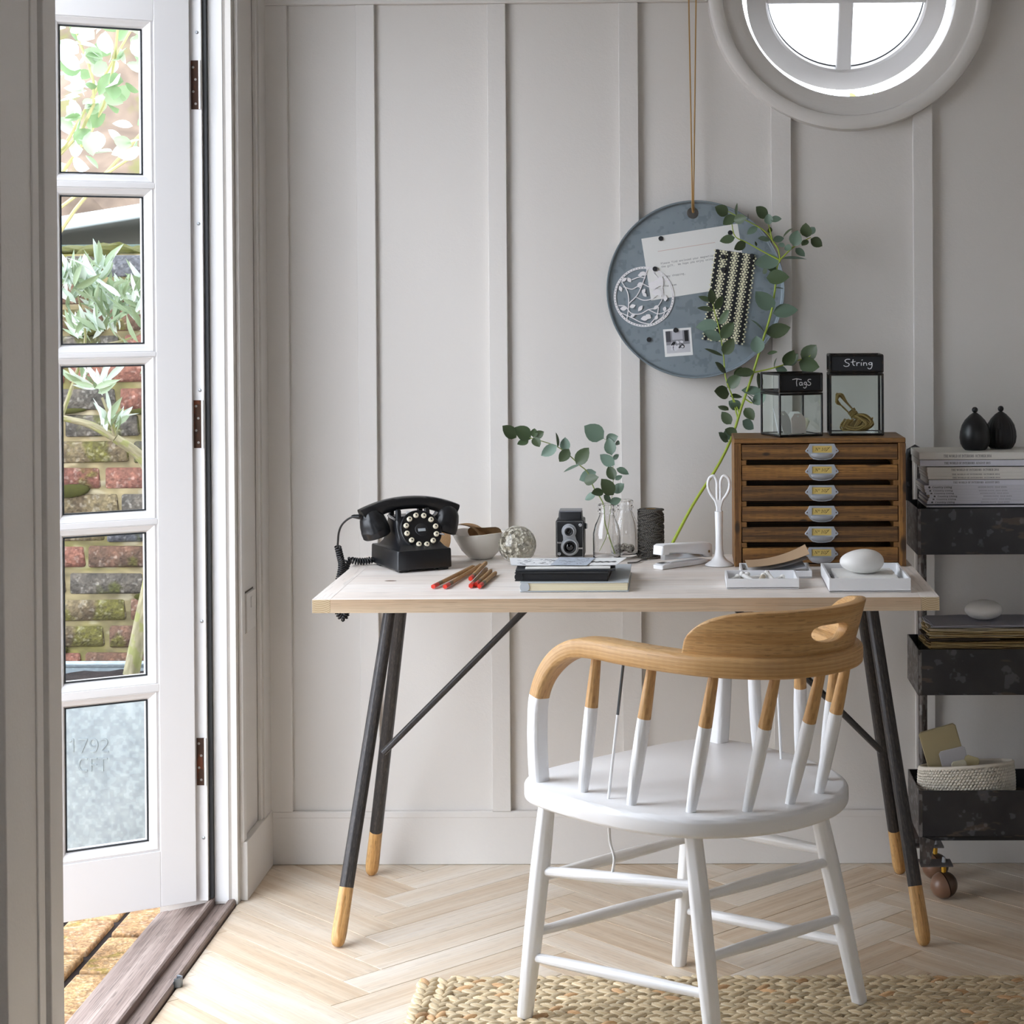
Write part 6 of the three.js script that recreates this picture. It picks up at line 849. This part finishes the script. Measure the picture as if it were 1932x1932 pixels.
// ---------------------------------------------------------------- metal trolley
M.cart = std({ map: rep(tex(512, 512, (u, v) => { const a = fbm(L0, u, v, 10, 10, 4), s = sstep(0.66, 0.74, fbm(L1, u, v, 24, 24, 3)), w = sstep(0.68, 0.76, fbm(L2, u, v, 8, 30, 4)); let c = mix3([0.17, 0.17, 0.185], [0.25, 0.245, 0.25], a); c = mix3(c, [0.42, 0.36, 0.31], w * 0.5); return mix3(c, [0.6, 0.62, 0.64], s * 0.28); }), 2.2), roughness: 0.42, metalness: 0.4 });
M.cartWorn = std({ map: rep(tex(256, 256, (u, v) => { const a = fbm(L0, u, v, 6, 24, 4), s = sstep(0.5, 0.62, fbm(L1, u, v, 12, 20, 3)); return mix3(mix3([0.22, 0.21, 0.21], [0.42, 0.38, 0.36], a), [0.62, 0.62, 0.63], s * 0.5); }), 5), roughness: 0.45, metalness: 0.4 });
const KX = 0.525, KX1 = 1.03, KZ0 = 0.105, KZ1 = 0.298;
{
  const t = thing('metal_trolley', 'worn black steel trolley with three deep trays on ball castors', 'trolley', [(KX + KX1) / 2, 0, (KZ0 + KZ1) / 2]);
  const ox = (KX + KX1) / 2, oz = (KZ0 + KZ1) / 2, hx = (KX1 - KX) / 2, hz = (KZ1 - KZ0) / 2, th = 0.0022;
  for (const [yb, yt] of [[0.7646, 0.866], [0.4555, 0.556], [0.1425, 0.2455]]) {
    const g = new THREE.Group(); g.name = 'tray'; t.add(g);
    part('tray_floor', uvBox(span(-hx, hx, yb, yb + th, -hz, hz), 'x'), M.cart, g);
    part('tray_side', uvBox(span(-hx, hx, yb, yt, hz - th, hz, 0.0008), 'x', 1, yb * 3), M.cart, g); part('tray_side', uvBox(span(-hx, hx, yb, yt, -hz, -hz + th), 'x'), M.cart, g);
    part('tray_side', uvBox(span(-hx, -hx + th, yb, yt, -hz + th, hz - th), 'z', 1, yb), M.cartWorn, g); part('tray_side', uvBox(span(hx - th, hx, yb, yt, -hz + th, hz - th), 'z'), M.cartWorn, g);
    part('corner_wear', uvBox(bx(0.007, yt - yb - 0.002, 0.001, -hx + 0.0045, (yt + yb) / 2, hz + 0.0003), 'y', 1, yb * 2), M.cartWorn, g);
  }
  for (const s of [-1, 1]) { part('post', rod([[s * (hx - 0.033), 0.1447, -hz + 0.0145], [s * (hx - 0.033), 0.965, -hz + 0.0145]], 0.0102, 16), M.cartWorn, t);
    part('end_handle', rod([[s * (hx - 0.033), 0.965, -hz + 0.0145], [s * (hx - 0.03), 0.978, -hz + 0.0145], [s * (hx - 0.018), 0.985, -hz + 0.0145], [s * (hx - 0.006), 0.978, -hz + 0.0145], [s * (hx - 0.003), 0.96, -hz + 0.0145], [s * (hx - 0.004), 0.866, -hz + 0.012]], 0.0085, 12), M.cart, t);
    for (const z of [-1, 1]) part('bracket', uvBox(ext([[0, 0], [0.022, 0], [0.034, 0.05], [0.0, 0.062]].map(([x, y]) => [x, y]), 0.006).rotateY(0).translate(s > 0 ? hx - 0.04 : -hx + 0.004, 0.0805, z > 0 ? hz - 0.02 : -hz + 0.014), 'y'), M.cartWorn, t); }
  part('lower_rail', uvBox(span(-hx + 0.02, hx - 0.02, 0.108, 0.13, -0.01, 0.0), 'x'), M.cart, t);
  part('castor_plate', span(-hx + 0.004, -hx + 0.075, 0.0775, 0.0805, hz - 0.05, hz + 0.002), M.cartWorn, t); part('castor_plate', span(hx - 0.075, hx - 0.004, 0.0775, 0.0805, hz - 0.05, hz + 0.002), M.cartWorn, t);
  part('castor_plate', span(-hx + 0.004, -hx + 0.075, 0.0775, 0.0805, -hz, -hz + 0.05), M.cartWorn, t); part('castor_plate', span(hx - 0.075, hx - 0.004, 0.0775, 0.0805, -hz, -hz + 0.05), M.cartWorn, t);
  const brass = std({ color: 0xc59a3c, roughness: 0.3, metalness: 0.9 }), wood = std({ color: 0x7a5b48, roughness: 0.35 }), wood2 = std({ color: 0x4c3a2c, roughness: 0.4 });
  for (const sx of [-1, 1]) for (const sz of [-1, 1]) {
    const c = new THREE.Group(); c.name = 'castor'; c.position.set(sx < 0 ? -hx + 0.058 : hx - 0.058, 0, sz < 0 ? -hz + 0.028 : hz - 0.026); c.rotation.y = 0.35; t.add(c);
    part('ball', lathe([...Array(17)].map((_, i) => { const a = -Math.PI / 2 + Math.PI / 2 * i / 16; return [0.0295 * Math.cos(a), 0.0295 * Math.sin(a)]; }), 28).rotateZ(-Math.PI / 2 + 0.25).translate(-0.001, 0.0298, 0), wood, c);
    part('ball_cover', lathe([...Array(17)].map((_, i) => { const a = Math.PI / 2 * i / 16; return [0.0288 * Math.cos(a), 0.0288 * Math.sin(a)]; }), 28).rotateZ(-Math.PI / 2 + 0.25).translate(0.0015, 0.0302, 0), wood2, c);
    part('stem_nut', rod([[0, 0.058, 0], [0, 0.076, 0]], [0.0055, 0.0065], 6), brass, c); part('bolt', rod([[0, 0.0805, 0], [0, 0.092, 0]], [0.005, 0.0035], 8), M.steel, c);
  }
}
// magazines on the top tray, spines to the room
{
  const r = mulberry(91), spine = (t, c) => canvasTex(1024, 32, (g, w, h) => { g.fillStyle = c; g.fillRect(0, 0, w, h); g.fillStyle = '#3a3a3e'; g.font = 'bold 17px serif'; g.fillText(t, 190, 22); });
  const spine2 = canvasTex(1024, 32, (g, w, h) => { g.fillStyle = '#c3c3cc'; g.fillRect(0, 0, w, h); g.fillStyle = '#26262a'; g.beginPath(); g.arc(40, 16, 8, 0, 7); g.fill(); g.font = 'bold 22px sans-serif'; g.fillText('Country Living', 62, 23); g.font = '16px sans-serif'; g.fillStyle = '#5a5a64'; g.fillText('MODERN RUSTIC  ISSUE SEVEN', 420, 22); });
  const a = spine('THE WORLD OF INTERIORS  OCTOBER 2014', '#d9d6d0'), b = spine('THE WORLD OF INTERIORS  AUGUST 2015', '#cfd0da');
  // [x0, y bottom, y top, map, page colour]
  const list = [[0.5475, 0.8672, 0.8712, null], [0.549, 0.8745, 0.8818, spine2], [0.551, 0.8822, 0.8877, spine2], [0.554, 0.888, 0.8947, spine2], [0.547, 0.895, 0.9005, spine2], [0.544, 0.9008, 0.9065, spine2], [0.5425, 0.9068, 0.9157, spine2], [0.553, 0.916, 0.9275, b], [0.551, 0.929, 0.9355, a], [0.55, 0.9358, 0.9435, a], [0.548, 0.9438, 0.9553, a], [0.5335, 0.9578, 0.971, b], [0.532, 0.9725, 0.9875, a]];
  const names = ['pale thin magazine at the very bottom of the stack', 'slim lilac-white magazine second from the bottom of the stack', 'slim lilac-white magazine third from the bottom of the stack', 'slim lilac-white magazine fourth from the bottom of the stack', 'slim lilac-white magazine fifth from the bottom of the stack', 'slim lilac-white magazine sixth from the bottom of the stack', 'slim lilac-white magazine seventh from the bottom, poking out furthest of its kind', 'thick white magazine in the middle of the stack', 'thin cream magazine fifth from the top of the stack', 'cream magazine fourth from the top of the stack', 'cream magazine third from the top of the stack', 'thick white magazine second from the top of the stack', 'thick cream magazine topmost under the black jars'];
  let prev = 0.7672; list.forEach(([x0, y0, y1, map], i) => {
    const w = 0.288, d = 0.153, t = thing('magazine', names[i], 'magazine', [x0 + w / 2, y0, 0.2095], (r() - 0.5) * 0.01, 'magazines on the trolley'), h = y1 - y0 + 0.0002;
    part('pages', span(-w / 2, w / 2, 0.0004, h - 0.0004, -d / 2, d / 2 - 0.002), M.paper, t); part('cover', join(span(-w / 2 - 0.0005, w / 2 + 0.0005, 0, 0.0005, -d / 2, d / 2 - 0.0005), span(-w / 2 - 0.0005, w / 2 + 0.0005, h - 0.0005, h, -d / 2, d / 2 - 0.0005)), i < 7 ? std({ color: 0xb9bac4, roughness: 0.5 }) : std({ color: 0xd6d2ca, roughness: 0.5 }), t);
    if (map) part('spine', new THREE.BoxGeometry(w, h, 0.0016).translate(0, h / 2, d / 2 - 0.0008), std({ map, roughness: 0.5 }), t);
  });
  // packed magazines inside the tray below the rim carry the stack
  single('magazine_box', 'dark card box filling the trolley top tray under the magazines', 'box', span(KX + 0.03, KX1 - 0.04, 0.7672, 0.8666, KZ0 + 0.027, KZ1 - 0.006, 0.002), std({ color: 0x1c1b1a, roughness: 0.9 }));
}
// black lidded jars
{
  const prof = [[0.0001, 0.0], [0.0225, 0.0], [0.027, 0.004], [0.0325, 0.014], [0.0345, 0.027], [0.0335, 0.04], [0.0295, 0.055], [0.0225, 0.067], [0.0125, 0.0775], [0.0045, 0.083]];
  [['smooth black lidded jar on the magazine stack, nearer the drawer chest', 0.6655, 0.215, 0], ['ribbed black lidded jar behind the smooth one on the magazine stack', 0.7295, 0.178, 1]].forEach(([label, x, z, ribbed]) => {
    const t = thing('lidded_jar', label, 'jar', [x, 0.9878, z], 0, 'black jars'), g = lathe(prof, ribbed ? 96 : 44), p = g.attributes.position;
    if (ribbed) { for (let i = 0; i < p.count; i++) { const a = Math.atan2(p.getZ(i), p.getX(i)), y = p.getY(i); if (y > 0.055) continue; const f = 1 + 0.02 * Math.cos(a * 24); p.setX(i, p.getX(i) * f); p.setZ(i, p.getZ(i) * f); } g.computeVertexNormals(); }
    part('body', g, M.black2 ??= std({ color: 0x101216, roughness: 0.38 }), t); part('lid_knob', new THREE.SphereGeometry(0.0068, 18, 14).translate(0, 0.0895, 0), M.black2, t);
  });
}
// second tray: old papers and a white stone
{
  const r = mulberry(47), oldM = ['#d2bb88', '#b99c64', '#e0d3b2', '#c8ac76', '#9d8250'].map((c, k) => std({ map: rep(tex(256, 64, (u, v) => { const col = hex(parseInt(c.slice(1), 16)), s = vn(L0, u * 6 + k, v * 60, 64, 60), n = fbm(L1, u, v, 10, 8, 3); return col.map((x) => x * (0.55 + 0.45 * s + 0.25 * (n - 0.5))); }), 4, 30), roughness: 0.9 })), grey = std({ color: 0x9a9aa2, roughness: 0.8 });
  const sheet = (w, d, th, k) => { const g = new THREE.BoxGeometry(w, th, d, 40, 1, 6), p = g.attributes.position; for (let i = 0; i < p.count; i++) { const x = p.getX(i), y = p.getY(i), z = p.getZ(i), e = vn(L2, x * 70 + k * 17, z * 40 + k * 5) - 0.5; p.setXYZ(i, x + (Math.abs(x) > w * 0.49 ? 0.012 * e : 0), y + 0.0007 * Math.sin(x * (14 + k) + k * 2), z + (Math.abs(z) > d * 0.49 ? 0.007 * (vn(L1, x * 45 + k * 9, k) - 0.5) : 0)); } g.computeVertexNormals(); return creased(g, 0.8); };
  const put = (label, x, y, w, h, mats, dz = 0) => { const t = thing('paper_bundle', label, 'papers', [x + w / 2, y, 0.212 + dz], (r() - 0.5) * 0.02, 'old papers on the trolley'), n = Math.max(1, Math.round(h / 0.0028)); for (let k = 0; k < n; k++) part('sheet', sheet(w - r() * 0.012, 0.142 - r() * 0.008, h / n - 0.0003, k + n * 3).translate((r() - 0.5) * 0.008, (k + 0.5) * h / n, (r() - 0.5) * 0.004), mats[Math.floor(r() * mats.length)], t); };
  single('storage_box', 'dark box filling the trolley middle tray under the old papers', 'box', span(KX + 0.03, KX1 - 0.04, 0.458, 0.553, KZ0 + 0.027, KZ1 - 0.006, 0.002), std({ color: 0x2a211a, roughness: 0.9 }));
  put('worn brown paper bundle lowest in the trolley middle tray', 0.5495, 0.5545, 0.34, 0.0155, [oldM[1], oldM[3], oldM[4], oldM[0]], 0.004);
  put('thin dark folder between the old paper bundles', 0.5515, 0.5715, 0.16, 0.006, [std({ color: 0x3a2e20, roughness: 0.8 })], 0.002);
  put('thick yellowed paper bundle with frayed edges in the middle tray', 0.55, 0.579, 0.36, 0.0195, [oldM[0], oldM[2], oldM[2], oldM[3]], 0.003);
  put('grey paper folder topmost on the old bundles, under the white stone', 0.556, 0.6002, 0.3, 0.005, [grey, oldM[2]], -0.004);
  const g = new THREE.SphereGeometry(1, 36, 24).scale(0.043, 0.0225, 0.034); single('white_stone', 'smooth white stone resting on old papers on the trolley', 'stone', g, M.pebble, [0.684, 0.629, 0.21], 0.1);
}
// bottom tray: crocheted basket with packets
{
  const bx0 = 0.528, bx1 = 0.752, cx = 0.642, cz = 0.218, t = thing('crochet_basket', 'soft cream crocheted basket in the bottom trolley tray', 'basket', [cx, 0.1455, cz]);
  const yarn = std({ color: 0xe6dfd2, roughness: 0.95 }), rowsN = 15, H = 0.138, items = [], r = mulberry(77);
  const rim = (a) => H + 0.012 * Math.sin(a + 0.6) * 1.0, rad = (y) => [0.092 + 0.016 * Math.sin(y / H * 2.2), 0.058 + 0.012 * Math.sin(y / H * 2.2)];
  const wall = []; for (let i = 0; i <= 16; i++) { const row = []; for (let k = 0; k <= 64; k++) { const a = k / 64 * Math.PI * 2, y = i / 16 * rim(a), [rx, rz] = rad(y); row.push(V(Math.cos(a) * (rx - 0.003), y, Math.sin(a) * (rz - 0.003))); } wall.push(row); }
  const inner = wall.map((row) => row.map((p) => V(p.x * 0.96, Math.max(p.y, 0.003), p.z * 0.95)).reverse());
  part('basket_wall', join(grid(wall.slice().reverse()), grid(inner.slice().reverse())), yarn, t);
  part('basket_floor', lathe([[0.0001, 0.001], [0.99, 0.001], [0.99, 0.003], [0.0001, 0.003]], 40).scale(0.089, 1, 0.055), yarn, t);
  for (let i = 0; i < 23; i++) for (let k = 0; k < 84; k++) { const a = (k + (i % 2) * 0.5) / 84 * Math.PI * 2, y = (i + 0.5) / 23 * rim(a), [rx, rz] = rad(y); items.push([Math.cos(a) * rx, y, Math.sin(a) * rz, -a]); }
  const im = new THREE.InstancedMesh(new THREE.SphereGeometry(1, 7, 5), yarn, items.length), m4 = new THREE.Matrix4(), q = new THREE.Quaternion(); items.forEach(([x, y, z, a], i) => { q.setFromEuler(new THREE.Euler(0, a + Math.PI / 2, 0)).multiply(new THREE.Quaternion().setFromEuler(new THREE.Euler(0, 0, 0.6))); m4.compose(V(x, y, z), q, V(0.0044, 0.0027, 0.0026)); im.setMatrixAt(i, m4); }); im.name = 'crochet_stitch'; im.userData.kind = 'stuff'; t.add(shade(im));
  const rimP = []; for (let k = 0; k < 48; k++) { const a = k / 48 * Math.PI * 2, [rx, rz] = rad(H); rimP.push(V(Math.cos(a) * rx * 0.985, rim(a), Math.sin(a) * rz * 0.985)); } part('basket_rim', new THREE.TubeGeometry(new THREE.CatmullRomCurve3(rimP, true), 96, 0.0042, 7, true), yarn, t);
  const env = (label, w, h, th, c, x, y, z, ry, rz, tilt, flap) => { const g = thing('paper_packet', label, 'packet', [x, y, z], 0, 'packets in the crocheted basket'); g.rotation.set(tilt, ry, rz, 'YXZ'); const m = std({ color: c, roughness: 0.85 }); part('envelope', ext([[-w / 2, 0], [w / 2, 0], [w / 2, h - 0.005], [w / 2 - 0.005, h], [-w / 2 + 0.005, h], [-w / 2, h - 0.005]], th, 0.0012, 2).translate(0, 0, -th / 2), m, g); if (flap) part('flap', ext([[-w / 2 + 0.002, h * 0.86], [0, h * 0.83], [w / 2 - 0.002, h * 0.86], [w / 2 - 0.004, h - 0.002], [-w / 2 + 0.004, h - 0.002]], 0.001).translate(0, 0, th / 2), m, g); };
  env('tall brown padded envelope leaning highest out of the crocheted basket', 0.085, 0.2, 0.012, 0xa89a76, 0.632, 0.168, 0.203, 0.0, 0.27, -0.03, true);
  env('lilac-grey paper packet in front of the brown envelope', 0.06, 0.145, 0.003, 0xb5b2b4, 0.643, 0.178, 0.222, 0.0, 0.24, -0.03);
  env('small buff paper packet leaning across the lilac one', 0.034, 0.13, 0.003, 0xc0b48c, 0.617, 0.18, 0.233, 0.0, -0.3, -0.03);
  env('small cream paper packet nearest the basket front', 0.034, 0.122, 0.003, 0xcbc3aa, 0.645, 0.178, 0.244, 0.0, 0.2, -0.03);
}
renderer.render(scene, camera);
